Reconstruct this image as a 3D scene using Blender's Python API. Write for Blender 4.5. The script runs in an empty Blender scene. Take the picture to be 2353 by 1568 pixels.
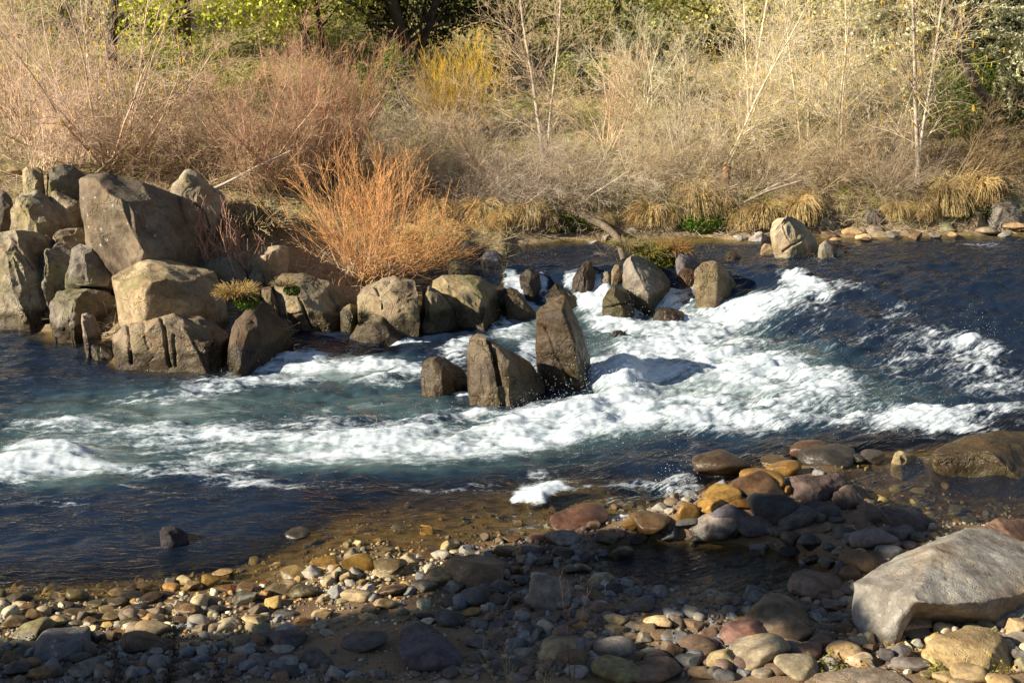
import bpy, bmesh, math, random
import numpy as np
from mathutils import Vector, Matrix
RNG = np.random.default_rng(11)
random.seed(5)
SC = bpy.context.scene
COL = SC.collection
TH = math.radians(15.145)          # camera looks this far down
CAMZ = 4.0
FPX = 3266.0                        # focal length in pixels of a 2352 px wide frame
CT, ST = math.cos(TH), math.sin(TH)
SUN = np.array((-0.83, -0.33, 0.47)); SUN /= np.linalg.norm(SUN)

# ------------------------------------------------------------------ camera maths
def ray(px, py):
    u = (np.asarray(px, float) - 1176) / FPX; v = (np.asarray(py, float) - 784) / FPX
    return np.stack([u, CT - v * ST, -ST - v * CT], -1)
def atY(px, py, Y):
    d = ray(px, py); t = np.asarray(Y, float) / d[..., 1]
    return d * t[..., None] + np.array((0, 0, CAMZ))
def atZ(px, py, z=0.0):
    d = ray(px, py); t = (z - CAMZ) / d[..., 2]
    return d * np.asarray(t)[..., None] + np.array((0, 0, CAMZ))
def proj(x, y, z):
    zz = z - CAMZ
    dep = np.maximum(y * CT - zz * ST, 0.3)
    up = y * ST + zz * CT
    return 1176 + FPX * x / dep, 784 - FPX * up / dep
def sstep(a, b, x):
    t = np.clip((x - a) / (b - a), 0, 1); return t * t * (3 - 2 * t)

# ------------------------------------------------------------------ numpy gradient noise
_perm = np.random.default_rng(3).permutation(256); _perm = np.concatenate([_perm, _perm, _perm])
_g = np.random.default_rng(4).normal(size=(256, 3)); _g /= np.linalg.norm(_g, axis=1)[:, None]
def noise3(p):
    p = np.asarray(p, float); i = np.floor(p).astype(int); f = p - i; i &= 255
    w = f * f * f * (f * (f * 6 - 15) + 10); out = 0
    for dx in (0, 1):
        wx = w[:, 0] if dx else 1 - w[:, 0]
        for dy in (0, 1):
            wy = w[:, 1] if dy else 1 - w[:, 1]
            for dz in (0, 1):
                wz = w[:, 2] if dz else 1 - w[:, 2]
                h = _perm[_perm[_perm[i[:, 0] + dx] + i[:, 1] + dy] + i[:, 2] + dz]
                g = _g[h]
                out = out + wx * wy * wz * (g[:, 0] * (f[:, 0] - dx) + g[:, 1] * (f[:, 1] - dy) + g[:, 2] * (f[:, 2] - dz))
    return out * 1.6
def fbm(p, octv=4, gain=.5):
    a = 1.0; s = 0; q = np.asarray(p, float)
    for k in range(octv):
        s = s + a * noise3(q + 17.3 * k); a *= gain; q = q * 2.03
    return s
def n2(x, y, s, off=0, octv=3, gain=.5):
    return fbm(np.stack([np.ravel(x) * s, np.ravel(y) * s, np.full(np.size(x), off + .37)], -1), octv, gain).reshape(np.shape(x))

# ------------------------------------------------------------------ terrain and water level
SHX = np.array([-900, 0, 200, 560, 700, 800, 1000, 1130, 1250, 1400, 1500, 1560, 1650, 1800, 1900, 2000, 2130, 2352, 3200])
SHY = np.array([1420, 1385, 1375, 1345, 1320, 1285, 1272, 1250, 1235, 1200, 1190, 1160, 1115, 1080, 1062, 1056, 1050, 1010, 930])
# far shore as world x -> world y of the water's edge
_fs = [(-60, 18), (-12, 16.2)]
for px, py, z in [(0, 742, 0), (200, 780, 0), (300, 845, 0), (540, 850, 0), (640, 800, 0), (690, 752, 0), (800, 750, 0), (950, 748, 0), (1120, 735, .05), (1160, 640, .3), (1165, 575, .35), (1300, 552, .35), (1600, 552, .35), (1900, 548, .35), (2352, 538, .35)]:
    q = atZ(px, py, z); _fs.append((q[0], q[1]))
_fs += [(14, 20.5), (60, 24)]
FSX = np.array([a for a, b in _fs]); FSY = np.array([b for a, b in _fs])
def ellip(px, py, cx, cy, rx, ry, rot=0.0):
    c, s = math.cos(math.radians(rot)), math.sin(math.radians(rot)); dx, dy = px - cx, py - cy
    return np.sqrt(((dx * c + dy * s) / rx) ** 2 + ((-dx * s + dy * c) / ry) ** 2)
def level(x, y):
    a = 15.85 - 3.0 * sstep(2.0, 4.2, x); b = 16.75 + .3 * sstep(1.2, 3, x)
    return 0.36 * sstep(0, 1, (y - a) / (b - a))
def terrain(x, y, rough=True):
    x = np.asarray(x, float); y = np.asarray(y, float)
    px, py = proj(x, np.maximum(y, 2.5), 0.0)
    dn = py - np.interp(px, SHX, SHY)
    land = 0.13 * sstep(0, 320, dn) + .02 * sstep(0, 25, dn) + np.maximum(0, dn - 420) * .00035
    bed = -(.0005 * np.abs(dn) + 3.2e-6 * dn * dn) * (1 + 1.6 * sstep(780, 420, px) + 3.0 * sstep(1330, 1600, px))
    zn = np.where(dn > 0, land, np.maximum(bed, -.7))
    zn = zn + .13 * np.exp(-1.3 * ellip(px, py, 1720, 1185, 340, 52, -8) ** 2) * 1.5 - .19 * sstep(1.15, .72, ellip(px, py, 1650, 1318, 285, 82, 4)) - .21 * sstep(1.12, .8, ellip(px, py, 2250, 1145, 330, 85, 5))
    zn = np.maximum(zn, -.7)
    D = y - np.interp(x, FSX, FSY)
    left = sstep(-.8, -3.5, x)
    plane = left * (.03 + .27 * (y - 14.4)) + (1 - left) * (.36 + .215 * (y - 17.6))
    plane = np.where(y > 22, plane * 0 + (left * (.03 + .27 * 7.6) + (1 - left) * (.36 + .215 * 4.4)) + .20 * (y - 22), plane)
    prof = level(x, np.interp(x, FSX, FSY)) + .02 + .30 * sstep(0, .8, D) + .55 * np.maximum(D - .25, 0)
    zf = -.12 * np.log(np.exp(-np.minimum(plane, 30) / .12) + np.exp(-np.minimum(prof, 30) / .12))
    zf = np.maximum(zf, level(x, np.interp(x, FSX, FSY)) + .02) + .30 * np.clip(y - 29, 0, 31)
    zb = np.maximum(-.7, .55 * D)
    zf = np.where(D > 0, zf, zb + level(x, y))
    wat = level(x, y)
    zf = np.where(D > 0, zf, np.maximum(zf, wat - .45))
    z = np.maximum(zn, zf) if True else zn
    z = np.where((D > 0), zf, np.where(y < 11.8, np.maximum(zn, -.7), np.maximum(zf, zn)))
    if rough:
        z = z + np.where(D > 0, .07, .022) * n2(x, y, .9, 3, 4) + .012 * n2(x, y, 5, 8, 2)
    return z
def ground_hit(px, py):
    d = ray(px, py); t0, t1 = None, None
    ts = np.linspace(5, 60, 1400)
    P = d[None] * ts[:, None] + np.array((0, 0, CAMZ))
    f = P[:, 2] - np.maximum(terrain(P[:, 0], P[:, 1], False), level(P[:, 0], P[:, 1]))
    k = np.argmax(f < 0)
    if f[k] >= 0: k = len(ts) - 1
    a = ts[max(k - 1, 0)]; b = ts[k]
    fa = f[max(k - 1, 0)]; fb = f[k]
    t = a + (b - a) * (fa / (fa - fb) if fa != fb else 0)
    return d * t + np.array((0, 0, CAMZ))

# ------------------------------------------------------------------ mesh helpers
def mesh_np(name, V, quads=None, tris=None, smooth=True):
    me = bpy.data.meshes.new(name); V = np.asarray(V, np.float32)
    nq = 0 if quads is None else len(quads); nt = 0 if tris is None else len(tris)
    me.vertices.add(len(V)); me.vertices.foreach_set('co', V.ravel())
    me.loops.add(nq * 4 + nt * 3); me.polygons.add(nq + nt)
    li = []; 
    if nq: li.append(np.asarray(quads, np.int32).ravel())
    if nt: li.append(np.asarray(tris, np.int32).ravel())
    me.loops.foreach_set('vertex_index', np.concatenate(li))
    st = np.concatenate([np.arange(nq) * 4, nq * 4 + np.arange(nt) * 3]).astype(np.int32)
    me.polygons.foreach_set('loop_start', st)
    me.polygons.foreach_set('use_smooth', np.full(nq + nt, smooth, bool))
    me.update(calc_edges=True); me.validate()
    return me
def attr(me, name, data):
    a = me.attributes.new(name, 'FLOAT', 'POINT'); a.data.foreach_set('value', np.asarray(data, np.float32).ravel())
def attr_col(me, name, data):
    a = me.attributes.new(name, 'FLOAT_COLOR', 'POINT')
    d = np.concatenate([data, np.ones((len(data), 1))], 1).astype(np.float32); a.data.foreach_set('color', d.ravel())
def link(name, me, mat=None, parent=None, loc=(0, 0, 0)):
    o = bpy.data.objects.new(name, me); COL.objects.link(o)
    if mat is not None and me is not None and not me.materials: me.materials.append(mat)
    o.location = loc
    if parent is not None: o.parent = parent
    return o
def tag(o, label, cat, group=None, kind=None):
    if label: o['label'] = label
    if cat: o['category'] = cat
    if group: o['group'] = group
    if kind: o['kind'] = kind
    return o
def copy_tree(o, parent=None):
    c = o.copy(); COL.objects.link(c)
    if parent is not None: c.parent = parent
    for ch in list(o.children):
        copy_tree(ch, c)
    return c
def lin(*c):
    return tuple((v / 12.92 if v <= .04045 else ((v + .055) / 1.055) ** 2.4) for v in c)

# ------------------------------------------------------------------ materials
def newmat(name):
    m = bpy.data.materials.new(name); m.use_nodes = True
    nt = m.node_tree; nt.nodes.clear(); return m, nt.nodes, nt.links
def N(nodes, t, **kw):
    n = nodes.new(t)
    for k, v in kw.items():
        if k.startswith('i_'):
            n.inputs[k[2:].replace('_', ' ')].default_value = v
        else: setattr(n, k, v)
    return n
def ramp(nodes, stops, interp='LINEAR'):
    r = nodes.new('ShaderNodeValToRGB'); r.color_ramp.interpolation = interp
    e = r.color_ramp.elements
    while len(e) < len(stops): e.new(.5)
    for k, (p, c) in enumerate(stops):
        e[k].position = p; e[k].color = (*c, 1) if len(c) == 3 else c
    return r
def mixc(nodes, links, a, b, fac, blend='MIX'):
    m = nodes.new('ShaderNodeMix'); m.data_type = 'RGBA'; m.blend_type = blend
    for sock, v in ((m.inputs[6], a), (m.inputs[7], b), (m.inputs[0], fac)):
        if hasattr(v, 'is_output'): links.new(v, sock)
        elif isinstance(v, (int, float)): sock.default_value = v if sock == m.inputs[0] else (v, v, v, 1)
        else: sock.default_value = (*v, 1)
    return m.outputs[2]
def math_(nodes, links, op, a, b=None, c=None, clamp=False):
    m = nodes.new('ShaderNodeMath'); m.operation = op; m.use_clamp = clamp
    for k, v in enumerate((a, b, c)):
        if v is None: continue
        if hasattr(v, 'is_output'): links.new(v, m.inputs[k])
        else: m.inputs[k].default_value = v
    return m.outputs[0]
def noise(nodes, links, vec, scale, detail=6, rough=.55, dist=0.0):
    n = N(nodes, 'ShaderNodeTexNoise', i_Scale=scale, i_Detail=detail, i_Roughness=rough, i_Distortion=dist)
    if vec is not None: links.new(vec, n.inputs['Vector'])
    return n.outputs['Fac']

def rock_material(name, moss=0.0, lichen=0.25, wet=0.17, objcol=True, scale=1.0, speck=.5, bump=.95, allwet=0.0, wetcol=.32, algae=.0):
    """stone: colour from the object, mottled, with grain, lichen, moss and a wet band just above the water"""
    m, nd, ln = newmat(name)
    geo = N(nd, 'ShaderNodeNewGeometry'); oi = N(nd, 'ShaderNodeObjectInfo'); pos = geo.outputs['Position']
    big = noise(nd, ln, pos, 2.2 * scale, 6, .6, .6); med = noise(nd, ln, pos, 11 * scale, 8, .65); fine = noise(nd, ln, pos, 90 * scale, 4, .7)
    base = oi.outputs['Color']
    dark = mixc(nd, ln, base, (.50, .44, .40), 1.0, 'MULTIPLY'); lite = mixc(nd, ln, base, (1.22, 1.18, 1.12), 1.0, 'MULTIPLY')
    r1 = ramp(nd, [(.34, (0, 0, 0)), (.66, (1, 1, 1))]); ln.new(big, r1.inputs[0])
    c = mixc(nd, ln, dark, lite, r1.outputs[0])
    r2 = ramp(nd, [(.38, (.66, .62, .58)), (.62, (1.12, 1.12, 1.12))]); ln.new(med, r2.inputs[0])
    c = mixc(nd, ln, c, r2.outputs[0], .8, 'MULTIPLY')
    r3 = ramp(nd, [(.36, (.55, .55, .55)), (.5, (1, 1, 1)), (.72, (1.35, 1.32, 1.25))]); ln.new(fine, r3.inputs[0])
    c = mixc(nd, ln, c, r3.outputs[0], speck, 'MULTIPLY')
    # iron staining in broad patches
    st = noise(nd, ln, pos, 1.3 * scale, 5, .6, 1.2); rs = ramp(nd, [(.52, (0, 0, 0)), (.72, (1, 1, 1))]); ln.new(st, rs.inputs[0])
    c = mixc(nd, ln, c, mixc(nd, ln, c, (1.12, .92, .70), 1.0, 'MULTIPLY'), rs.outputs[0])
    if lichen:
        vo = N(nd, 'ShaderNodeTexVoronoi', i_Scale=9.0 * scale, i_Randomness=1.0); ln.new(pos, vo.inputs['Vector'])
        v2 = math_(nd, ln, 'ADD', vo.outputs['Distance'], math_(nd, ln, 'MULTIPLY', med, .35))
        rl = ramp(nd, [(.30, (1, 1, 1)), (.36, (0, 0, 0))]); ln.new(v2, rl.inputs[0])
        lm = noise(nd, ln, pos, 1.9 * scale, 3); rm = ramp(nd, [(.50, (0, 0, 0)), (.60, (1, 1, 1))]); ln.new(lm, rm.inputs[0])
        lf = math_(nd, ln, 'MULTIPLY', math_(nd, ln, 'MULTIPLY', rl.outputs[0], rm.outputs[0]), lichen * 2)
        c = mixc(nd, ln, c, (.40, .39, .33), math_(nd, ln, 'MINIMUM', lf, .8))
    sep = N(nd, 'ShaderNodeSeparateXYZ'); ln.new(pos, sep.inputs[0])
    rough = None
    if algae or moss:
        mn = noise(nd, ln, pos, 2.6 * scale, 5, .65); rmo = ramp(nd, [(.5, (0, 0, 0)), (.66, (1, 1, 1))]); ln.new(mn, rmo.inputs[0])
        c = mixc(nd, ln, c, (.135, .13, .030), math_(nd, ln, 'MULTIPLY', rmo.outputs[0], max(moss, algae)))
    # wet band
    zz = math_(nd, ln, 'ADD', sep.outputs[2], math_(nd, ln, 'MULTIPLY', math_(nd, ln, 'SUBTRACT', big, .5), .25))
    mr = N(nd, 'ShaderNodeMapRange'); mr.inputs['From Min'].default_value = wet + .04; mr.inputs['From Max'].default_value = wet + .09
    mr.inputs['To Min'].default_value = 1; mr.inputs['To Max'].default_value = allwet; ln.new(zz, mr.inputs['Value'])
    w = mr.outputs[0]
    c = mixc(nd, ln, c, mixc(nd, ln, c, (wetcol, wetcol * .93, wetcol * .78), 1.0, 'MULTIPLY'), w)
    bs = N(nd, 'ShaderNodeBsdfPrincipled'); ln.new(c, bs.inputs['Base Color'])
    ro = N(nd, 'ShaderNodeMapRange'); ro.inputs['To Min'].default_value = .82; ro.inputs['To Max'].default_value = .28; ln.new(w, ro.inputs['Value']); ln.new(ro.outputs[0], bs.inputs['Roughness'])
    bs.inputs['Specular IOR Level'].default_value = .35
    h = math_(nd, ln, 'ADD', math_(nd, ln, 'MULTIPLY', med, .8), math_(nd, ln, 'MULTIPLY', fine, .22))
    # thin fracture lines
    vf = N(nd, 'ShaderNodeTexVoronoi', feature='DISTANCE_TO_EDGE', i_Scale=1.7 * scale)
    vm = N(nd, 'ShaderNodeVectorMath', operation='ADD'); nn = N(nd, 'ShaderNodeTexNoise', i_Scale=3.0 * scale, i_Detail=4.0); ln.new(pos, nn.inputs['Vector'])
    ln.new(pos, vm.inputs[0]); ln.new(nn.outputs['Color'], vm.inputs[1]); ln.new(vm.outputs[0], vf.inputs['Vector'])
    rf = ramp(nd, [(0, (0, 0, 0)), (.022, (1, 1, 1))]); ln.new(vf.outputs['Distance'], rf.inputs[0])
    h = math_(nd, ln, 'ADD', h, math_(nd, ln, 'MULTIPLY', rf.outputs[0], .28))
    bp = N(nd, 'ShaderNodeBump', i_Strength=bump, i_Distance=.035 / scale ** .5); ln.new(h, bp.inputs['Height']); ln.new(bp.outputs[0], bs.inputs['Normal'])
    out = N(nd, 'ShaderNodeOutputMaterial'); ln.new(bs.outputs[0], out.inputs[0])
    return m
M = {}
M['rock'] = rock_material('river_rock', lichen=.22, algae=.45)
M['rock_lichen'] = rock_material('lichen_spotted_rock', lichen=.5, wet=-9, algae=.12)
M['rock_moss'] = rock_material('mossy_rock', lichen=.1, moss=.8, wet=.17)
M['rock_wet'] = rock_material('wet_rock', lichen=0, allwet=.75, wet=.35, algae=.45, wetcol=.5)
M['slab'] = rock_material('grey_slab_rock', lichen=.18, wet=-9, speck=.5, bump=.6, scale=1.5)
M['cobble'] = rock_material('cobblestone', lichen=0, wet=.03, scale=3.5, speck=.35, bump=.35)
M['cobble_wet'] = rock_material('wet_cobblestone', lichen=0, wet=.12, allwet=.8, scale=3.5, bump=.3, wetcol=.6)

def twig_material(name, trans=False, tcol=(1.1, 1.25, .5)):
    m, nd, ln = newmat(name); oi = N(nd, 'ShaderNodeObjectInfo'); geo = N(nd, 'ShaderNodeNewGeometry')
    at = N(nd, 'ShaderNodeAttribute', attribute_name='tone')
    n = noise(nd, ln, geo.outputs['Position'], 9, 3)
    r = ramp(nd, [(.3, (.62, .60, .62)), (.7, (1.3, 1.28, 1.2))]); ln.new(n, r.inputs[0])
    c = mixc(nd, ln, oi.outputs['Color'], r.outputs[0], 1.0, 'MULTIPLY')
    c = mixc(nd, ln, c, at.outputs['Color'], 1.0, 'MULTIPLY')
    bs = N(nd, 'ShaderNodeBsdfPrincipled', i_Roughness=.65); ln.new(c, bs.inputs['Base Color']); bs.inputs['Specular IOR Level'].default_value = .3
    out = N(nd, 'ShaderNodeOutputMaterial')
    if trans:
        tr = N(nd, 'ShaderNodeBsdfTranslucent'); ln.new(mixc(nd, ln, c, tcol, 1.0, 'MULTIPLY'), tr.inputs['Color'])
        mx = N(nd, 'ShaderNodeMixShader', i_Fac=.35); ln.new(bs.outputs[0], mx.inputs[1]); ln.new(tr.outputs[0], mx.inputs[2]); ln.new(mx.outputs[0], out.inputs[0])
    else: ln.new(bs.outputs[0], out.inputs[0])
    return m
M['twig'] = twig_material('bark_and_twig')
M['leaf'] = twig_material('leaf', True)
M['grass'] = twig_material('grass_blade', True, (1.05, .95, .7))

def ground_material():
    m, nd, ln = newmat('bank_ground'); geo = N(nd, 'ShaderNodeNewGeometry'); pos = geo.outputs['Position']
    sep = N(nd, 'ShaderNodeSeparateXYZ'); ln.new(pos, sep.inputs[0])
    f1 = noise(nd, ln, pos, 1.2, 6, .6); f2 = noise(nd, ln, pos, 14, 8, .7); f3 = noise(nd, ln, pos, 80, 5, .7)
    sand = ramp(nd, [(.25, (.12, .075, .04)), (.6, (.27, .175, .095)), (.85, (.36, .25, .15))]); ln.new(math_(nd, ln, 'ADD', math_(nd, ln, 'MULTIPLY', f2, .5), math_(nd, ln, 'MULTIPLY', f3, .5)), sand.inputs[0])
    hill = ramp(nd, [(.30, (.055, .05, .018)), (.45, (.22, .16, .08)), (.6, (.36, .27, .15)), (.75, (.13, .14, .035))]); ln.new(math_(nd, ln, 'ADD', math_(nd, ln, 'MULTIPLY', f1, .65), math_(nd, ln, 'MULTIPLY', f2, .35)), hill.inputs[0])
    bed = ramp(nd, [(.3, (.07, .05, .022)), (.5, (.24, .165, .07)), (.7, (.40, .29, .13))])
    vo = N(nd, 'ShaderNodeTexVoronoi', i_Scale=9.0); ln.new(pos, vo.inputs['Vector'])
    ln.new(math_(nd, ln, 'ADD', math_(nd, ln, 'MULTIPLY', f2, .5), math_(nd, ln, 'MULTIPLY', vo.outputs['Distance'], .6)), bed.inputs[0])
    far = N(nd, 'ShaderNodeMapRange'); far.inputs['From Min'].default_value = 12.5; far.inputs['From Max'].default_value = 14; ln.new(sep.outputs[1], far.inputs['Value'])
    c = mixc(nd, ln, sand.outputs[0], hill.outputs[0], far.outputs[0])
    uw = N(nd, 'ShaderNodeMapRange'); uw.inputs['From Min'].default_value = .05; uw.inputs['From Max'].default_value = -.03; ln.new(math_(nd, ln, 'ADD', sep.outputs[2], math_(nd, ln, 'MULTIPLY', math_(nd, ln, 'SUBTRACT', f2, .5), .06)), uw.inputs['Value'])
    c = mixc(nd, ln, c, bed.outputs[0], uw.outputs[0])
    # damp sand just above the water
    dp = N(nd, 'ShaderNodeMapRange'); dp.inputs['From Min'].default_value = .12; dp.inputs['From Max'].default_value = .05; ln.new(math_(nd, ln, 'ADD', sep.outputs[2], math_(nd, ln, 'MULTIPLY', math_(nd, ln, 'SUBTRACT', f1, .5), .05)), dp.inputs['Value'])
    c = mixc(nd, ln, c, mixc(nd, ln, c, (.55, .5, .44), 1.0, 'MULTIPLY'), dp.outputs[0])
    bs = N(nd, 'ShaderNodeBsdfPrincipled', i_Roughness=.85); ln.new(c, bs.inputs['Base Color'])
    ro = N(nd, 'ShaderNodeMapRange'); ro.inputs['To Min'].default_value = .9; ro.inputs['To Max'].default_value = .45; ln.new(dp.outputs[0], ro.inputs['Value']); ln.new(ro.outputs[0], bs.inputs['Roughness'])
    bp = N(nd, 'ShaderNodeBump', i_Strength=.7, i_Distance=.03); ln.new(math_(nd, ln, 'ADD', f2, math_(nd, ln, 'MULTIPLY', f3, .5)), bp.inputs['Height']); ln.new(bp.outputs[0], bs.inputs['Normal'])
    out = N(nd, 'ShaderNodeOutputMaterial'); ln.new(bs.outputs[0], out.inputs[0]); return m
M['ground'] = ground_material()

def water_material():
    m, nd, ln = newmat('river_water'); tc = N(nd, 'ShaderNodeTexCoord'); geo = N(nd, 'ShaderNodeNewGeometry')
    A = lambda n: N(nd, 'ShaderNodeAttribute', attribute_name=n).outputs['Fac']
    foam, aer, dep = A('foam'), A('aer'), A('depth')
    cb = N(nd, 'ShaderNodeCombineXYZ'); ln.new(math_(nd, ln, 'MULTIPLY', A('fu'), .70), cb.inputs[0]); ln.new(math_(nd, ln, 'MULTIPLY', A('fv'), 2.7), cb.inputs[1])
    v = cb.outputs[0]
    na = noise(nd, ln, v, 2.3, 12, .70, 1.3); nb = noise(nd, ln, v, 9.5, 9, .72, 1.0); nc = noise(nd, ln, tc.outputs['Object'], 16, 8, .78, .4)
    s = math_(nd, ln, 'ADD', math_(nd, ln, 'MULTIPLY', math_(nd, ln, 'SUBTRACT', na, .5), 1.7), math_(nd, ln, 'MULTIPLY', math_(nd, ln, 'SUBTRACT', nb, .5), 1.2))
    s = math_(nd, ln, 'ADD', s, math_(nd, ln, 'MULTIPLY', math_(nd, ln, 'SUBTRACT', nc, .5), .95))
    gate = N(nd, 'ShaderNodeMapRange'); gate.inputs['From Min'].default_value = .02; gate.inputs['From Max'].default_value = .25; ln.new(foam, gate.inputs['Value'])
    ff = math_(nd, ln, 'ADD', math_(nd, ln, 'MULTIPLY', foam, .98), math_(nd, ln, 'MULTIPLY', s, 1.0))
    mr = N(nd, 'ShaderNodeMapRange', interpolation_type='SMOOTHSTEP'); mr.inputs['From Min'].default_value = .30; mr.inputs['From Max'].default_value = .92; ln.new(ff, mr.inputs['Value'])
    fac = math_(nd, ln, 'MULTIPLY', mr.outputs[0], gate.outputs[0])
    sm = noise(nd, ln, v, 8.0, 2.5, .55, .6); lo_ = noise(nd, ln, v, .8, 2); msk = N(nd, 'ShaderNodeMapRange'); msk.inputs['From Min'].default_value = .38; msk.inputs['From Max'].default_value = .62; msk.inputs['To Min'].default_value = .25; ln.new(lo_, msk.inputs['Value'])
    bh = math_(nd, ln, 'MULTIPLY', sm, msk.outputs[0])
    bw = N(nd, 'ShaderNodeBump', i_Strength=.65, i_Distance=.06); ln.new(bh, bw.inputs['Height'])
    bf = N(nd, 'ShaderNodeBump', i_Strength=.25, i_Distance=.04); ln.new(math_(nd, ln, 'ADD', bh, math_(nd, ln, 'MULTIPLY', na, .6)), bf.inputs['Height'])
    # body: clear in the shallows, dark where deep with the sky's reflected blue painted into the colour, milky green where air is mixed in
    an = math_(nd, ln, 'ADD', aer, math_(nd, ln, 'MULTIPLY', math_(nd, ln, 'SUBTRACT', na, .5), .9)); an = math_(nd, ln, 'MULTIPLY', an, math_(nd, ln, 'MINIMUM', math_(nd, ln, 'MULTIPLY', aer, 3), 1), clamp=True)
    rb = ramp(nd, [(0, (.010, .018, .035)), (.2, (.018, .037, .055)), (.5, (.055, .088, .092)), (.75, (.17, .215, .22)), (1, (.50, .55, .56))]); ln.new(an, rb.inputs[0])
    df = N(nd, 'ShaderNodeBsdfDiffuse'); ln.new(rb.outputs[0], df.inputs['Color'])
    tp = N(nd, 'ShaderNodeBsdfTransparent'); tp.inputs['Color'].default_value = (.86, .82, .62, 1)
    op = N(nd, 'ShaderNodeMapRange', interpolation_type='SMOOTHSTEP'); op.inputs['From Min'].default_value = .0; op.inputs['From Max'].default_value = .30; op.inputs['To Min'].default_value = .06; op.inputs['To Max'].default_value = .97; ln.new(dep, op.inputs['Value'])
    opm = math_(nd, ln, 'MAXIMUM', op.outputs[0], math_(nd, ln, 'MULTIPLY', an, 1.6), clamp=True)
    body = N(nd, 'ShaderNodeMixShader'); ln.new(opm, body.inputs[0]); ln.new(tp.outputs[0], body.inputs[1]); ln.new(df.outputs[0], body.inputs[2])
    gl = N(nd, 'ShaderNodeBsdfGlossy', i_Roughness=.11); ln.new(bw.outputs[0], gl.inputs['Normal'])
    dt = N(nd, 'ShaderNodeVectorMath', operation='DOT_PRODUCT'); ln.new(geo.outputs['Incoming'], dt.inputs[0]); ln.new(bw.outputs[0], dt.inputs[1])
    om = math_(nd, ln, 'SUBTRACT', 1.0, math_(nd, ln, 'ABSOLUTE', dt.outputs['Value']), clamp=True)       # reflection rises at grazing angles, the same from above and from below
    fr_ = math_(nd, ln, 'ADD', .02, math_(nd, ln, 'MULTIPLY', math_(nd, ln, 'POWER', om, 5.0), .98))
    wat = N(nd, 'ShaderNodeMixShader'); ln.new(fr_, wat.inputs[0]); ln.new(body.outputs[0], wat.inputs[1]); ln.new(gl.outputs[0], wat.inputs[2])
    fo = N(nd, 'ShaderNodeBsdfPrincipled', i_Roughness=.5); fcr = ramp(nd, [(.36, (.33, .41, .45)), (.5, (.53, .58, .62)), (.68, (.66, .69, .72))]); ln.new(math_(nd, ln, 'ADD', math_(nd, ln, 'MULTIPLY', nb, .5), math_(nd, ln, 'MULTIPLY', na, .5)), fcr.inputs[0]); ln.new(fcr.outputs[0], fo.inputs['Base Color']); ln.new(bf.outputs[0], fo.inputs['Normal'])
    fin = N(nd, 'ShaderNodeMixShader'); ln.new(fac, fin.inputs[0]); ln.new(wat.outputs[0], fin.inputs[1]); ln.new(fo.outputs[0], fin.inputs[2])
    out = N(nd, 'ShaderNodeOutputMaterial'); ln.new(fin.outputs[0], out.inputs[0]); return m
M['water'] = water_material()
def plain(name, col, rough=.5, trans=0):
    m, nd, ln = newmat(name); bs = N(nd, 'ShaderNodeBsdfPrincipled', i_Roughness=rough); bs.inputs['Base Color'].default_value = (*col, 1)
    geo = N(nd, 'ShaderNodeNewGeometry'); n = noise(nd, ln, geo.outputs['Position'], 12, 4)
    r = ramp(nd, [(.3, tuple(c * .8 for c in col)), (.7, col)]); ln.new(n, r.inputs[0]); ln.new(r.outputs[0], bs.inputs['Base Color'])
    out = N(nd, 'ShaderNodeOutputMaterial'); ln.new(bs.outputs[0], out.inputs[0]); return m
M['spray'] = plain('spray_drops', (.88, .9, .93), .25)
def vcol_material(name, wet=False):
    m, nd, ln = newmat(name); at = N(nd, 'ShaderNodeAttribute', attribute_name='tint'); geo = N(nd, 'ShaderNodeNewGeometry')
    n = noise(nd, ln, geo.outputs['Position'], 40, 4); r = ramp(nd, [(.3, (.6, .6, .6)), (.7, (1.2, 1.2, 1.2))]); ln.new(n, r.inputs[0])
    bs = N(nd, 'ShaderNodeBsdfPrincipled', i_Roughness=.75); ln.new(mixc(nd, ln, at.outputs['Color'], r.outputs[0], 1.0, 'MULTIPLY'), bs.inputs['Base Color'])
    out = N(nd, 'ShaderNodeOutputMaterial'); ln.new(bs.outputs[0], out.inputs[0]); return m
M['pebble'] = vcol_material('pebble_mix')
# ================================================================== the ground
def axis(lo, hi, step, far, grow=1.25):
    a = list(np.arange(lo, hi + 1e-6, step)); s = step
    while a[-1] < far[1]: s *= grow; a.append(a[-1] + s)
    s = step
    while a[0] > far[0]: s *= grow; a.insert(0, a[0] - s)
    return np.array(a)
def grid(xs, ys):
    X, Y = np.meshgrid(xs, ys); nx, ny = len(xs), len(ys)
    i = np.arange(nx * ny).reshape(ny, nx)
    q = np.stack([i[:-1, :-1], i[:-1, 1:], i[1:, 1:], i[1:, :-1]], -1).reshape(-1, 4)
    return X, Y, q
gx, gy = axis(-9, 9, .055, (-140, 140)), axis(5.0, 30, .06, (-40, 180))
X, Y, q = grid(gx, gy)
Z = terrain(X, Y)
ground = link('ground', mesh_np('ground', np.stack([X.ravel(), Y.ravel(), Z.ravel()], -1), q), M['ground'])
tag(ground, 'sandy cobble beach, river bed and dry grassy hillside', 'ground', kind='structure')

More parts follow.
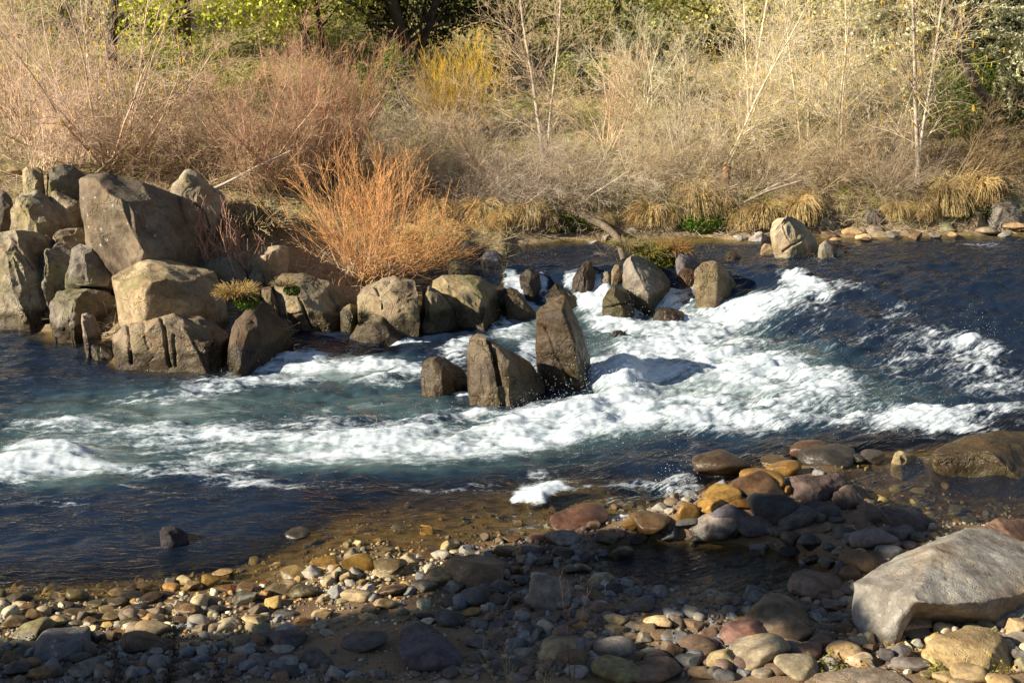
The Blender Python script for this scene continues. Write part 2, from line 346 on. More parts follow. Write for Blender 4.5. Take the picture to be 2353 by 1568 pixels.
# ================================================================== the river
FOAM = [(1195, 680, 45, 50, 0, 0.9), (1225, 725, 70, 30, 0, 0.8), (1365, 690, 60, 60, 0, 1.0), (1350, 640, 45, 25, 0, 0.7), (1420, 745, 100, 35, 0, 0.9), (1560, 690, 60, 40, 0, 0.8), (1600, 765, 190, 60, -8, 0.77), (1760, 690, 130, 38, -14, 0.95), (1850, 655, 80, 24, 10, 0.95), (1660, 720, 130, 40, 0, 0.8), (1600, 650, 60, 25, 0, 0.5), (1430, 880, 105, 105, 0, 1.1), (1400, 960, 130, 60, 0, 1.15), (1660, 830, 170, 42, -14, 0.85), (1800, 860, 190, 50, 8, 0.85), (1900, 930, 180, 52, 6, 0.77), (1650, 960, 260, 50, 0, 0.77), (1620, 890, 160, 60, 0, 0.56), (1500, 820, 90, 60, 0, 0.82), (1280, 980, 170, 58, -8, 1.0), (1150, 1012, 220, 50, -6, 0.95), (960, 1020, 240, 42, -3, 0.85), (760, 1035, 230, 46, 0, 0.75), (560, 1055, 220, 40, 0, 0.62), (1000, 1058, 320, 26, 0, 0.5), (400, 1075, 160, 26, 0, 0.62), (130, 1062, 150, 52, 0, 0.85), (20, 1085, 110, 44, 0, 0.9), (290, 1080, 120, 22, 6, 0.69), (60, 1030, 80, 22, 0, 0.69), (-150, 1070, 150, 60, 0, 0.8), (700, 832, 90, 26, -6, 1.05), (610, 840, 60, 22, 0, 0.8), (830, 838, 130, 26, 0, 0.95), (950, 845, 90, 30, 0, 0.85), (640, 872, 150, 24, 0, 0.7), (470, 905, 140, 24, -10, 0.65), (300, 918, 130, 18, -4, 0.62), (880, 880, 120, 22, 0, 0.5), (1060, 800, 80, 30, -20, 0.75), (1170, 760, 60, 36, 0, 0.9), (1250, 850, 40, 60, 0, 0.8), (1220, 810, 40, 50, 0, 0.75), (2250, 800, 90, 32, 0, 0.8), (2120, 960, 150, 34, 6, 0.75), (2290, 880, 130, 40, 0, 0.5), (2060, 840, 70, 34, 0, 0.5), (2060, 715, 70, 34, 0, 0.5), (2010, 970, 140, 40, 0, 0.63), (2300, 940, 120, 24, 0, 0.45), (1960, 660, 80, 20, 14, 0.4), (2200, 985, 140, 14, 4, 0.6), (1235, 1128, 74, 26, -4, 1.35), (1195, 1108, 44, 12, 25, 0.8), (1290, 1130, 50, 9, 0, 0.8), (1230, 1150, 40, 12, 10, 0.9), (1230, 1085, 40, 14, 0, 0.45), (1190, 1150, 26, 10, 0, 0.9), (1500, 1115, 120, 26, -4, 0.75), (1570, 1125, 55, 46, 0, 0.95), (1440, 1196, 80, 10, 4, 0.9), (1430, 1150, 70, 16, 0, 0.5), (1640, 1085, 60, 18, 0, 0.55), (940, 788, 56, 8, 0, 1.5), (1060, 907, 40, 7, 0, 1.3), (1128, 928, 26, 9, 0, 1.5), (1150, 905, 30, 14, 0, 0.7), (360, 1128, 170, 18, 8, 0.45), (560, 1105, 160, 18, 6, 0.45), (100, 1150, 200, 16, 0, 0.4), (330, 985, 340, 44, 0, 0.4), (120, 965, 240, 36, 0, 0.4), (800, 965, 260, 34, 0, 0.3), (1000, 965, 160, 22, -10, 0.34), (700, 1110, 400, 20, 2, 0.26), (1750, 800, 420, 160, 0, 0.27), (2150, 850, 260, 110, 0, 0.26), (560, 870, 260, 40, -8, 0.45), (1170, 640, 22, 40, 0, 0.9), (1245, 660, 20, 34, 0, 0.8), (1310, 650, 26, 26, 0, 0.75), (1110, 600, 40, 8, 0, 0.2), (2250, 560, 70, 7, 0, 0.5), (1360, 556, 18, 5, 0, 0.7), (1680, 900, 330, 130, 4, 0.5), (1850, 680, 120, 46, 10, 0.6), (700, 1000, 420, 50, -2, 0.42), (450, 1020, 300, 40, 0, 0.36), (1150, 950, 200, 30, -10, 0.4), (2150, 800, 220, 60, 14, 0.32), (2250, 960, 180, 30, 4, 0.4), (1500, 700, 110, 50, 0, 0.5), (1080, 840, 140, 40, -6, 0.5), (300, 1000, 380, 60, 0, 0.22), (1110, 1122, 130, 13, -3, .42), (1340, 1118, 90, 12, 4, .45), (1000, 1128, 120, 8, 0, .34), (1240, 1095, 120, 10, 0, .4)]
AER = [(330, 960, 520, 110, 0, .5), (900, 930, 330, 70, 0, .42), (900, 1045, 620, 62, 0, .62), (1700, 890, 430, 150, 0, .55), (150, 1060, 300, 90, 0, .6), (760, 850, 330, 50, 0, .6), (1500, 760, 300, 90, 0, .5), (1240, 1120, 200, 60, 0, .15), (1500, 1130, 150, 50, 0, .2), (2100, 930, 260, 80, 0, .25),
 (1440, 900, 190, 130, 0, .75), (1640, 860, 300, 100, 0, .55), (1250, 990, 260, 60, -6, .8), (980, 1020, 300, 46, -3, .7), (720, 1040, 300, 46, 0, .6), (110, 1062, 170, 56, 0, .75), (1360, 690, 90, 70, 0, .7), (1650, 720, 250, 60, -8, .6), (760, 840, 240, 34, 0, .6), (1190, 760, 90, 60, 0, .7), (480, 930, 260, 40, -8, .3)]
HUMP = [(1425, 872, 85, 62, 0, .40), (1350, 950, 90, 40, 0, .16), (1660, 815, 170, 20, -14, .16), (1830, 850, 180, 22, 8, .14), (1860, 645, 90, 16, 8, .15), (1760, 680, 110, 20, -14, .10), (130, 1050, 105, 30, 0, .24), (20, 1075, 80, 30, 0, .14), (700, 825, 80, 20, -6, .17), (840, 832, 100, 18, 0, .10), (1260, 965, 130, 24, -8, .15), (1120, 995, 150, 22, -6, .13), (930, 1008, 150, 22, 0, .12), (740, 1015, 120, 22, 0, .13), (560, 1045, 120, 20, 0, .10), (2250, 795, 70, 20, 0, .14), (1920, 920, 150, 22, 6, .13), (1640, 945, 170, 24, 0, .12), (2130, 950, 120, 18, 6, .10), (1570, 1120, 45, 30, 0, .12), (2060, 690, 120, 14, 22, .10), (1990, 740, 160, 16, 18, .08), (2200, 860, 160, 18, 10, .08), (2150, 640, 160, 12, 10, .05)]
def paint(lst, px, py, lo=.25, hi=1.15):
    keep = np.ones(np.shape(px))
    for cx, cy, rx, ry, rot, s in lst:
        r = ellip(px, py, cx, cy, rx, ry, rot); f = s * (1 - sstep(lo, hi, r))
        keep = keep * (1 - np.minimum(f, .999)) if s <= 1 else np.minimum(keep * (1 - np.minimum(f, .999)), np.where(f > 1, 2 - f - 1 + 0, 1) if False else keep * (1 - np.minimum(f, .999)))
    return 1 - keep
wx, wy = axis(-8, 8, .0185, (-60, 60), 1.35), axis(6.6, 20.6, .028, (6.0, 27), 1.3)
X, Y, q = grid(wx, wy)
L = level(X, Y); PX, PY = proj(X, Y, L)
F = paint(FOAM, PX, PY); AE = paint(AER, PX, PY, .1, 1.2)
solid = np.zeros_like(F)
for f in FOAM:
    if f[5] > 1: solid = np.maximum(solid, (f[5] - 1) * (1 - sstep(.3, 1.1, ellip(PX, PY, *f[:5]))))
h = np.zeros_like(L)
for cx, cy, rx, ry, rot, a in HUMP:
    r = ellip(PX, PY, cx, cy, rx, ry, rot); h += .40 * a * np.exp(-1.6 * r * r)
c, s = math.cos(math.radians(-14)), math.sin(math.radians(-14))
U, W = X * c - Y * s, X * s + Y * c          # along and across the current
rapid = sstep(11.2, 12.5, Y + .25 * n2(X, Y, .6, 1, 2)) * (1 - sstep(16.8, 17.6, Y)) * sstep(-6, -1.0, X)
shore = sstep(8.0, 10.5, Y)
calm = .009 + .026 * shore * (1 - sstep(16.6, 17.4, Y))
turb = np.clip(F * 1.1 + .35 * rapid, 0, 1)
wv = calm * (n2(U * .6, W * 1.5, 1.6, 4, 4, .55)) + (.004 + .011 * shore) * n2(U * .7, W * 1.6, 6, 14, 2)
tb = .055 * turb * n2(U * .7, W * 1.3, 1.8, 5, 2) + .036 * turb * (.45 - np.abs(n2(U * .75, W * 1.5, 3.4, 6, 4, .6))) + 0.015 * F * (.4 - np.abs(n2(U, W * 1.3, 6.5, 7, 4, .6))) 
Z = L + h + wv + tb
Z += .05 * rapid * np.abs(n2(U * .7, W * 1.6, 3.1, 9, 2))
T = terrain(X, Y, False)
dep = L - T
foamv = np.clip(.82 * F + solid, 0, 2) + .10 * rapid * (n2(U, W, 2.5, 33, 3) > .35)
# foam thins where the surface dips, thickens on the crests
foamv = foamv * (1 + .9 * np.clip((tb / np.maximum(.001, .08)) , -.4, .4)) 
me = mesh_np('river_water', np.stack([X.ravel(), Y.ravel(), Z.ravel()], -1), q)
attr(me, 'foam', foamv); attr(me, 'aer', AE); attr(me, 'depth', dep); cur = .62 * np.maximum(X - .4, 0) - .10 * np.minimum(X - .4, 0) * 0 + .06 * X; attr(me, 'fu', X); attr(me, 'fv', Y - cur)
water = link('river_water', me, M['water'])
tag(water, 'rushing river with white rapids, foam and darker smooth water', 'river', kind='structure')
# drops thrown up by the rapids
def octa(P, R):
    n = len(P); b = np.array([(1, 0, 0), (-1, 0, 0), (0, 1, 0), (0, -1, 0), (0, 0, 1), (0, 0, -1)], float)
    V = P[:, None] + b[None] * R[:, None, None]
    t = np.array([(0, 2, 4), (2, 1, 4), (1, 3, 4), (3, 0, 4), (2, 0, 5), (1, 2, 5), (3, 1, 5), (0, 3, 5)])
    return V.reshape(-1, 3), (t[None] + 6 * np.arange(n)[:, None, None]).reshape(-1, 3)
SPR = [(1430, 850, 110, 70, .32, 2600), (1400, 930, 160, 70, .2, 1500), (1560, 1125, 60, 55, .25, 420), (1700, 830, 230, 40, .14, 700), (1840, 650, 110, 30, .16, 400), (1220, 640, 70, 50, .16, 350), (1300, 970, 200, 50, .14, 600), (700, 830, 130, 30, .10, 260), (130, 1050, 130, 40, .12, 320), (2250, 800, 90, 30, .14, 260), (1950, 930, 220, 60, .10, 500), (1000, 1010, 320, 50, .09, 520), (1560, 690, 60, 40, .16, 200), (2100, 960, 160, 40, .1, 260), (1200, 930, 120, 30, .10, 200), (900, 960, 420, 70, .05, 260), (1900, 760, 260, 80, .06, 300)]
pp, rr = [], []
for cx, cy, rx, ry, hh, n in SPR:
    n = int(n * .6); a = RNG.normal(0, .5, (n, 2)); qx, qy = cx + a[:, 0] * rx, cy + a[:, 1] * ry
    p = atZ(qx, qy, .05); lx = level(p[:, 0], p[:, 1])
    base = np.interp(0, [0], [0])
    # surface height under each drop
    ix = np.clip(np.searchsorted(wx, p[:, 0]), 0, len(wx) - 1); iy = np.clip(np.searchsorted(wy, p[:, 1]), 0, len(wy) - 1)
    p[:, 2] = Z[iy, ix] + np.abs(RNG.normal(0, 1, n)) ** 1.5 * hh * .55 + .004
    pp.append(p); rr.append(RNG.uniform(.0011, .0030, n) * np.where(RNG.random(n) < .05, 1.7, 1))
Vs, Ts = octa(np.concatenate(pp), np.concatenate(rr))
spray = link('spray', mesh_np('spray', Vs, None, Ts), M['spray']); tag(spray, 'white droplets of spray thrown up over the rapids', 'spray', kind='stuff')

# ================================================================== boulders traced as solid bodies
CROP = {'A': (0, 367.5, 1 / 3), 'B': (588, 514.5, 1 / 3), 'C': (1286, 514.5, 1 / 3), 'R': (1568, 0, 1 / 3), 'l': (0, 955.5, .3905), 'c': (784, 955.5, .3905), 'r': (1568, 955.5, .3905), 'P': (0, 0, 1)}
def pp_(crop, x, y):
    ox, oy, s = CROP[crop]; return ox + x * s, oy + y * s
LANDMARK = []        # (pixel x, pixel y, phrase) for things that have their own unmistakable label
def lap(V, E, it, k=.5):
    n = len(V); deg = np.bincount(E.ravel(), minlength=n)[:, None].astype(float)
    for _ in range(it):
        S = np.zeros_like(V)
        for a in range(3):
            S[:, a] = np.bincount(E[:, 0], V[E[:, 1], a], n) + np.bincount(E[:, 1], V[E[:, 0], a], n)
        V = V + k * (S / np.maximum(deg, 1) - V)
    return V
def remesh_hulls(pieces, voxel):
    bm = bmesh.new()
    for P in pieces:
        b2 = bmesh.new()
        vs = [b2.verts.new(p) for p in P]
        r = bmesh.ops.convex_hull(b2, input=vs)
        bmesh.ops.delete(b2, geom=list({e for e in r['geom_interior'] + r['geom_unused'] if isinstance(e, bmesh.types.BMVert)}), context='VERTS')
        bmesh.ops.recalc_face_normals(b2, faces=b2.faces)
        t = bpy.data.meshes.new('t'); b2.to_mesh(t); b2.free(); bm.from_mesh(t); bpy.data.meshes.remove(t)
    t = bpy.data.meshes.new('hull'); bm.to_mesh(t); bm.free()
    o = bpy.data.objects.new('hull', t); COL.objects.link(o)
    md = o.modifiers.new('r', 'REMESH'); md.mode = 'VOXEL'; md.voxel_size = voxel
    dg = bpy.context.evaluated_depsgraph_get(); ev = o.evaluated_get(dg); me = ev.to_mesh()
    n = len(me.vertices); V = np.empty(n * 3, np.float32); me.vertices.foreach_get('co', V)
    F = np.empty(len(me.loops), np.int32); me.loops.foreach_get('vertex_index', F)
    E = np.empty(len(me.edges) * 2, np.int32); me.edges.foreach_get('vertices', E)
    tot = np.empty(len(me.polygons), np.int32); me.polygons.foreach_get('loop_total', tot)
    F = F.reshape(-1, 4) if (tot == 4).all() else None
    V = V.reshape(-1, 3).astype(float); E = E.reshape(-1, 2)
    if F is None:
        tri = np.array([p.vertices[:] for p in me.polygons if len(p.vertices) == 3]); F = np.array([p.vertices[:] for p in me.polygons if len(p.vertices) == 4]); F = (F, tri)
    ev.to_mesh_clear(); bpy.data.objects.remove(o); bpy.data.meshes.remove(t)
    return V, F, E
def vnormals(V, F):
    Nn = np.zeros_like(V); a, b, c, d = (V[F[:, k]] for k in range(4)); fn = np.cross(c - a, d - b)
    for k in range(4):
        for ax in range(3): Nn[:, ax] += np.bincount(F[:, k], fn[:, ax], len(V))
    return Nn / np.maximum(np.linalg.norm(Nn, axis=1), 1e-9)[:, None]
def rock_body(crop, pieces, base, thick=.8, Y=None, voxel=None, soft=4, amp=.03, step=.03, cracks=(), sink=.45, seed=0, shrink=.22, strata=0.0, chips=None):
    """pieces: lists of (x, y, depth offset in metres) seen on the stone; each becomes a closed solid with a back and a foot of its own"""
    if Y is None: Y = ground_hit(*pp_(crop, *base))[1]
    out = []
    sinks = sink if isinstance(sink, (list, tuple)) else [sink] * len(pieces)
    for pts, sink in zip(pieces, sinks):
        a = np.array([(*pp_(crop, x, y), d) for x, y, d in pts]); f = atY(a[:, 0], a[:, 1], Y + a[:, 2])
        cen = np.array((a[:, 0].mean(), a[:, 1].max() * .5 + a[:, 1].mean() * .5))
        bk = cen + (a[:, :2] - cen) * (1 - shrink)
        b = atY(bk[:, 0], bk[:, 1], Y + np.abs(thick) + a[:, 2] * .4)
        P = [f, b]
        lo = f[f[:, 2] < f[:, 2].min() + .45 * (f[:, 2].max() - f[:, 2].min())].copy(); lo[:, 2] -= sink; P.append(lo)
        lb = b.copy(); lb[:, 2] = np.minimum(lb[:, 2], f[:, 2].min()) - sink; P.append(lb)
        out.append(np.concatenate(P))
    allp = np.concatenate(out); ext = (allp.max(0) - allp.min(0)).max()
    if voxel is None: voxel = max(.010, ext / 125)
    V, F, E = remesh_hulls(out, voxel)
    if isinstance(F, tuple): 
        tri = F[1]; F = np.concatenate([F[0], np.concatenate([tri, tri[:, :1]], 1)])
    V = lap(V, E, max(1, int(soft * .4)))
    rr_ = np.random.default_rng(seed + 500); wq = V + .035 * ext * np.stack([fbm(V * 3 / max(ext, .3) + 9 * a + seed, 2) for a in range(3)], -1)
    for _ in range(chips if chips is not None else (18 if soft <= 5 else 5)):           # chipped, flat broken faces
        nv = rr_.normal(size=3); nv[1] = -abs(nv[1]); nv /= np.linalg.norm(nv); pj = wq @ nv; d_ = np.quantile(pj, rr_.uniform(.95, .994)); cut = np.minimum(np.maximum(0, pj - d_), .035 * ext); V = V - nv * cut[:, None]; wq = wq - nv * cut[:, None]
    Nn = vnormals(V, F); o = seed * 7.7 + 3.1
    sc = 1.0 / max(ext, .25)
    d = .45 * amp * ext * fbm(V * 2.2 * sc + o, 3)
    t = fbm(V * 3.4 * sc + o + 40, 3); tq = np.round(t * 3.2) / 3.2 + .25 * (t - np.round(t * 3.2) / 3.2)
    d += step * ext * tq * .50
    d += .0040 * min(ext, 1.2) * fbm(V * 11 * sc + o, 3) - .006 * ext * np.abs(fbm(V * 6 * sc + o + 9, 2))
    if strata:
        ax = V @ np.array((.25, .35, .9)); d += strata * fbm(np.stack([ax * 14, ax * 0 + o, ax * 0], -1) + .25 * V, 2)
    if cracks:
        px, py = proj(V[:, 0], V[:, 1], V[:, 2]); front = (Nn @ np.array((0, -1, .25))) > .05
        px = px + 5 * noise3(V * 5 + o); 
        for x1, y1, x2, y2, wd, dp in cracks:
            (ax_, ay_), (bx_, by_) = pp_(crop, x1, y1), pp_(crop, x2, y2); L_ = math.hypot(bx_ - ax_, by_ - ay_)
            tt = ((px - ax_) * (bx_ - ax_) + (py - ay_) * (by_ - ay_)) / L_ ** 2; dd = np.abs((px - ax_) * (by_ - ay_) - (py - ay_) * (bx_ - ax_)) / L_
            d -= np.where(front & (tt > -.03) & (tt < 1.03), dp * np.exp(-(dd / wd) ** 2), 0)
    V = V + Nn * d[:, None]
    V = lap(V, E, 1, .35)
    return V, F
def finish_rock(V, F, name, mat, col, sharp=False):
    org = np.array((V[:, 0].mean(), V[:, 1].mean(), V[:, 2].min()))
    me = mesh_np(name, V - org, F); o = link(name, me, M[mat], loc=org); o.color = (*col, 1); return o
# colours
TAN = (.30, .235, .150); GREY = (.235, .215, .18); DARK = (.13, .11, .09); PALE = (.42, .37, .28); BROWN = (.17, .125, .082); WETD = (.10, .078, .050); LILAC = (.26, .24, .27)
BOULDERS = [
 # label, landmark phrase, material, colour, crop, pieces, base, options
 ("far-left pale grey rock face rising steeply from the dark water", 'the pale rock face', 'rock', (.36, .32, .24), 'A', [[(-90, 500, .1), (0, 488, 0), (90, 476, .1), (230, 480, .5), (330, 520, .7), (400, 610, .7), (255, 650, .05), (250, 780, -.1), (345, 900, 0), (355, 1180, -.1), (320, 1195, -.1), (100, 1110, -.1), (-90, 1050, 0), (100, 600, -.25), (180, 690, -.30), (255, 770, -.22)]], (220, 1150), dict(thick=1.1, step=.05, cracks=[(0, 860, 300, 1190, 3, .03), (110, 600, 250, 760, 2, .02)])),
 ("fluted upright grey rock with narrow ridges beside the pale rock face", 'the fluted rock', 'rock', GREY, 'A', [[(255, 660, -.05), (280, 650, -.05), (320, 600, 0), (360, 620, .05), (380, 720, .1), (360, 900, 0), (270, 790, -.1), (345, 1000, 0)], [(390, 570, .15), (440, 565, .15), (520, 610, .2), (480, 760, .1), (460, 880, .1), (340, 900, .05), (330, 650, .05)]], (345, 1160), dict(thick=.8, step=.05)),
 ("grey boulder with a dark hollow under it, beneath the big lichen boulder", 'the hollowed boulder', 'rock', (.25, .23, .20), 'A', [[(475, 610, .1), (540, 560, .2), (640, 590, .2), (740, 620, .25), (860, 670, .4), (878, 720, .35), (850, 760, .3), (760, 800, .1), (640, 810, .0), (545, 790, -.05), (455, 800, 0), (470, 650, -.1)], [(455, 780, .05), (550, 790, .05), (550, 875, .05), (455, 885, .05)], [(700, 780, .3), (850, 760, .3), (740, 880, .3), (640, 895, .35)]], (620, 1180), dict(thick=.8, sink=.1)),
 ("dark grey waterside rock with one bright left edge, behind the finger rock", 'the dark waterside rock', 'rock', (.22, .195, .16), 'A', [[(380, 880, 0), (470, 872, 0), (600, 880, .2), (720, 890, .3), (800, 960, .35), (830, 1030, .35), (810, 1150, .3), (750, 1180, .25), (590, 1250, -.05), (370, 1210, -.1), (345, 980, 0), (470, 960, -.28), (482, 1100, -.28)]], (480, 1235), dict(thick=.9, step=.05)),
 ("short finger-shaped rock leaning over the water beside the cracked boulder", 'the finger rock', 'rock', (.24, .20, .16), 'A', [[(558, 1050, 0), (590, 1040, 0), (640, 1070, .1), (690, 1180, .15), (680, 1300, .05), (610, 1250, -.05), (565, 1110, -.05)], [(600, 1230, 0), (690, 1250, .15), (780, 1290, .1), (780, 1360, -.05), (670, 1350, -.1)]], (690, 1352), dict(thick=.3, soft=6)),
 ("large smooth tan boulder with curved bands resting on the cracked boulder", 'the smooth tan boulder', 'rock', (.38, .31, .20), 'A', [[(765, 790, .1), (800, 755, .15), (880, 720, .1), (980, 712, .1), (1030, 670, .4), (1080, 660, .6), (1200, 690, .6), (1350, 735, .6), (1480, 770, .6), (1520, 850, .5), (1565, 1050, .3), (1400, 1085, -.1), (1250, 1090, -.15), (1000, 1115, -.15), (830, 1135, -.05), (820, 1030, -.05), (780, 880, 0), (1050, 745, -.15), (1070, 810, -.38), (1000, 900, -.42), (930, 960, -.38), (1250, 860, -.25), (1400, 960, -.15), (980, 1060, -.35)]], (1100, 1230), dict(thick=1.0, soft=7, step=.025, amp=.035)),
 ("low tan waterline boulder split by upright cracks", 'the cracked boulder', 'rock', (.27, .215, .15), 'A', [[(752, 1195, .1), (790, 1150, .1), (870, 1115, .1), (1000, 1090, .05), (1110, 1062, .05), (1270, 1045, .1), (1400, 1060, .15), (1500, 1110, .2), (1575, 1190, .3), (1590, 1300, .3), (1580, 1462, .15), (1450, 1452, -.1), (1200, 1425, -.15), (950, 1405, -.15), (800, 1372, -.1), (755, 1250, 0), (900, 1160, -.14), (1130, 1120, -.18), (1300, 1130, -.18), (1440, 1230, -.16), (1450, 1440, -.2)]], (1200, 1425), dict(thick=1.0, soft=5, step=.035, voxel=.0125, cracks=[(865, 1115, 912, 1400, 2.2, .09), (1105, 1062, 1172, 1425, 2.4, .10), (1195, 1210, 1215, 1420, 1.6, .05), (970, 1110, 1010, 1300, 1.4, .03), (1460, 1270, 1445, 1440, 2, .05), (1195, 1215, 1440, 1300, 1.6, .03)])),
 ("dark brown wedge boulder sloping down into the white water", 'the dark wedge boulder', 'rock', (.115, .082, .055), 'A', [[(1600, 1110, .1), (1640, 1082, .15), (1720, 1010, .5), (1800, 990, .7), (1900, 1050, .9), (1960, 1150, .9), (2035, 1265, .9), (1990, 1330, .7), (1800, 1380, .35), (1700, 1460, .05), (1590, 1465, -.05), (1575, 1390, 0), (1600, 1250, .05), (1690, 1115, -.05), (1680, 1210, -.18), (1640, 1330, -.22), (1610, 1458, -.22)]], (1640, 1455), dict(thick=1.1, soft=5, step=.02)),
 ("huge dark lichen-spotted boulder towering over the rock pile", 'the big lichen boulder', 'rock_lichen', (.205, .165, .12), 'A', [[(550, 135, .2), (605, 80, 0), (730, 78, .05), (830, 95, .1), (1000, 150, .5), (1200, 225, .9), (1330, 270, 1.1), (1420, 350, 1.2), (1450, 440, 1.2), (1300, 570, .7), (1110, 570, .0), (1010, 700, -.05), (880, 730, -.05), (700, 660, -.05), (590, 520, .05), (550, 400, .2), (610, 110, -.08), (600, 320, -.15), (920, 280, -.35), (1010, 440, -.45), (1095, 570, -.45), (760, 480, -.38)]], (800, 1000), dict(thick=1.6, soft=3, step=.02, amp=.02, cracks=[(1215, 225, 1305, 430, 2.0, .05), (850, 280, 1100, 320, 1.2, .02)])),
 ("bright squarish block at the top edge of the rock pile", 'the bright square block', 'rock', (.40, .34, .22), 'A', [[(142, 50, 0), (200, 30, .05), (265, 35, .1), (300, 62, .1), (306, 215, .05), (225, 230, -.1), (160, 205, -.05), (230, 120, -.12)]], (225, 520), dict(thick=.6, soft=3)),
 ("dark grey block lying beside the bright square block", 'the dark block', 'rock', (.18, .165, .135), 'A', [[(308, 75, -.05), (350, 48, .05), (430, 20, .2), (520, 50, .3), (605, 110, .4), (560, 145, .2), (555, 212, .1), (500, 262, 0), (420, 225, -.1), (312, 215, -.1), (330, 160, -.15), (450, 110, -.05)]], (440, 520), dict(thick=.7, soft=3, Y=None)),
 ("grey boulder with a bright left face in front of the top blocks", 'the two-faced boulder', 'rock', (.31, .275, .215), 'A', [[(78, 262, 0), (120, 215, .1), (200, 240, .2), (260, 218, .4), (350, 255, .5), (470, 330, .6), (545, 420, .6), (550, 452, .5), (430, 475, .2), (200, 480, -.1), (70, 475, 0), (215, 290, -.15), (290, 420, -.28), (310, 472, -.28)]], (270, 700), dict(thick=.9, soft=3, step=.04)),
 ("pale flat stone wedged under the dark block", 'the pale wedged stone', 'rock', (.42, .36, .25), 'A', [[(330, 225, 0), (380, 210, .05), (450, 240, .1), (560, 295, .1), (525, 315, 0), (420, 290, -.1)]], (450, 580), dict(thick=.4)),
 ("small dark rock cut by the picture edge near the top blocks", 'the edge rock', 'rock', DARK, 'A', [[(-60, 210, 0), (0, 205, 0), (40, 215, .1), (80, 262, .1), (70, 330, 0), (0, 425, -.1), (-60, 425, -.1)]], (20, 640), dict(thick=.6)),
 ("pale angular grey boulder under the bare pink bushes", 'the pale angular boulder', 'rock', (.42, .37, .28), 'A', [[(1168, 150, .05), (1220, 90, 0), (1310, 70, .1), (1345, 110, .2), (1450, 170, .4), (1530, 222, .5), (1547, 252, .5), (1480, 310, .3), (1430, 350, .1), (1330, 300, -.1), (1190, 215, -.05), (1340, 190, -.15), (1330, 285, -.2)]], (1350, 600), dict(thick=1.0, soft=3, step=.05)),
 ("nearly black rock tucked against the right flank of the big lichen boulder", 'the black flank rock', 'rock', (.07, .062, .052), 'A', [[(1225, 235, .1), (1350, 290, .2), (1420, 362, .3), (1455, 450, .3), (1400, 480, .1), (1310, 440, 0), (1270, 335, 0)]], (1370, 730), dict(thick=.7)),
 ("shadowed low rock between the two-faced boulder and the big lichen boulder", 'the low gap rock', 'rock', (.27, .23, .165), 'A', [[(358, 525, 0), (400, 466, .1), (500, 460, .2), (580, 466, .3), (615, 560, .2), (520, 615, -.05), (420, 585, -.05)]], (480, 850), dict(thick=.7)),
 ("smooth egg-shaped tan boulder left of the orange willow", 'the egg boulder', 'rock', (.40, .34, .245), 'A', [[(1733, 700, 0), (1760, 650, 0), (1820, 600, .1), (1900, 585, .15), (1990, 592, .25), (2000, 640, .25), (1940, 685, .15), (1880, 705, .05), (1840, 755, -.05), (1770, 768, -.1), (1735, 748, -.05), (1830, 660, -.15)]], (1820, 900), dict(thick=.6, soft=8, step=.01)),
 ("small tan block sitting before the big lichen boulder", 'the small tan block', 'rock', TAN, 'A', [[(1190, 680, 0), (1250, 630, 0), (1310, 642, .1), (1350, 690, .1), (1290, 720, -.05), (1200, 720, -.05)]], (1270, 860), dict(thick=.4)),
 ("flat dark grey stone behind the bleached grass clump", 'the flat dark stone', 'rock', (.16, .145, .12), 'A', [[(1310, 705, 0), (1400, 685, 0), (1560, 668, .1), (1650, 690, .15), (1725, 765, .1), (1660, 815, 0), (1500, 790, -.1), (1340, 760, -.1)]], (1520, 950), dict(thick=.6)),
 ("small grey block at the foot of the egg boulder", 'the small grey block', 'rock', GREY, 'A', [[(1708, 820, 0), (1730, 775, 0), (1800, 770, .05), (1815, 830, .05), (1790, 870, -.05), (1720, 870, -.05)]], (1760, 960), dict(thick=.4)),
 ("brown upright stone beside the mossy grass clump", 'the brown upright stone', 'rock', BROWN, 'A', [[(1800, 870, 0), (1860, 850, .1), (1900, 950, .1), (1912, 1020, .05), (1880, 1065, -.05), (1820, 1000, -.05)]], (1870, 1110), dict(thick=.5)),
 ("green-stained waterside boulder with a slanting crack", 'the green-stained boulder', 'rock_moss', (.30, .25, .17), 'B', [[(70, 385, .3), (180, 330, .4), (330, 345, .4), (500, 390, .4), (620, 440, .4), (640, 520, .3), (590, 600, .1), (560, 700, -.05), (440, 735, -.1), (250, 725, -.1), (190, 685, -.05), (130, 600, 0), (140, 490, .05), (230, 430, -.05), (330, 560, -.18)]], (350, 728), dict(thick=1.0, soft=4, step=.03, cracks=[(300, 510, 392, 725, 2.2, .08), (190, 630, 350, 610, 1.6, .04), (500, 450, 560, 600, 1.8, .04)])),
 ("rounded small waterside rock with a mossy foot", 'the rounded mossy rock', 'rock_moss', (.29, .24, .16), 'B', [[(578, 610, 0), (600, 570, .05), (650, 545, .05), (720, 590, .1), (765, 615, .2), (725, 680, .05), (680, 742, -.05), (605, 715, -.08), (650, 640, -.12)]], (660, 742), dict(thick=.4, soft=7)),
 ("tall tan slab below the orange willow, twig shadows across it", 'the tan slab', 'rock', (.33, .275, .19), 'B', [[(690, 480, .1), (750, 400, .15), (880, 360, .2), (1000, 353, .25), (1100, 372, .2), (1118, 480, .05), (1142, 700, -.05), (1152, 772, -.05), (1080, 785, -.1), (960, 695, -.1), (880, 630, -.05), (780, 650, -.05), (730, 610, 0), (690, 545, .05), (880, 430, -.08), (1060, 420, -.05), (1040, 640, -.12)]], (1080, 782), dict(thick=1.0, soft=5, cracks=[(830, 440, 862, 590, 2.4, .06)])),
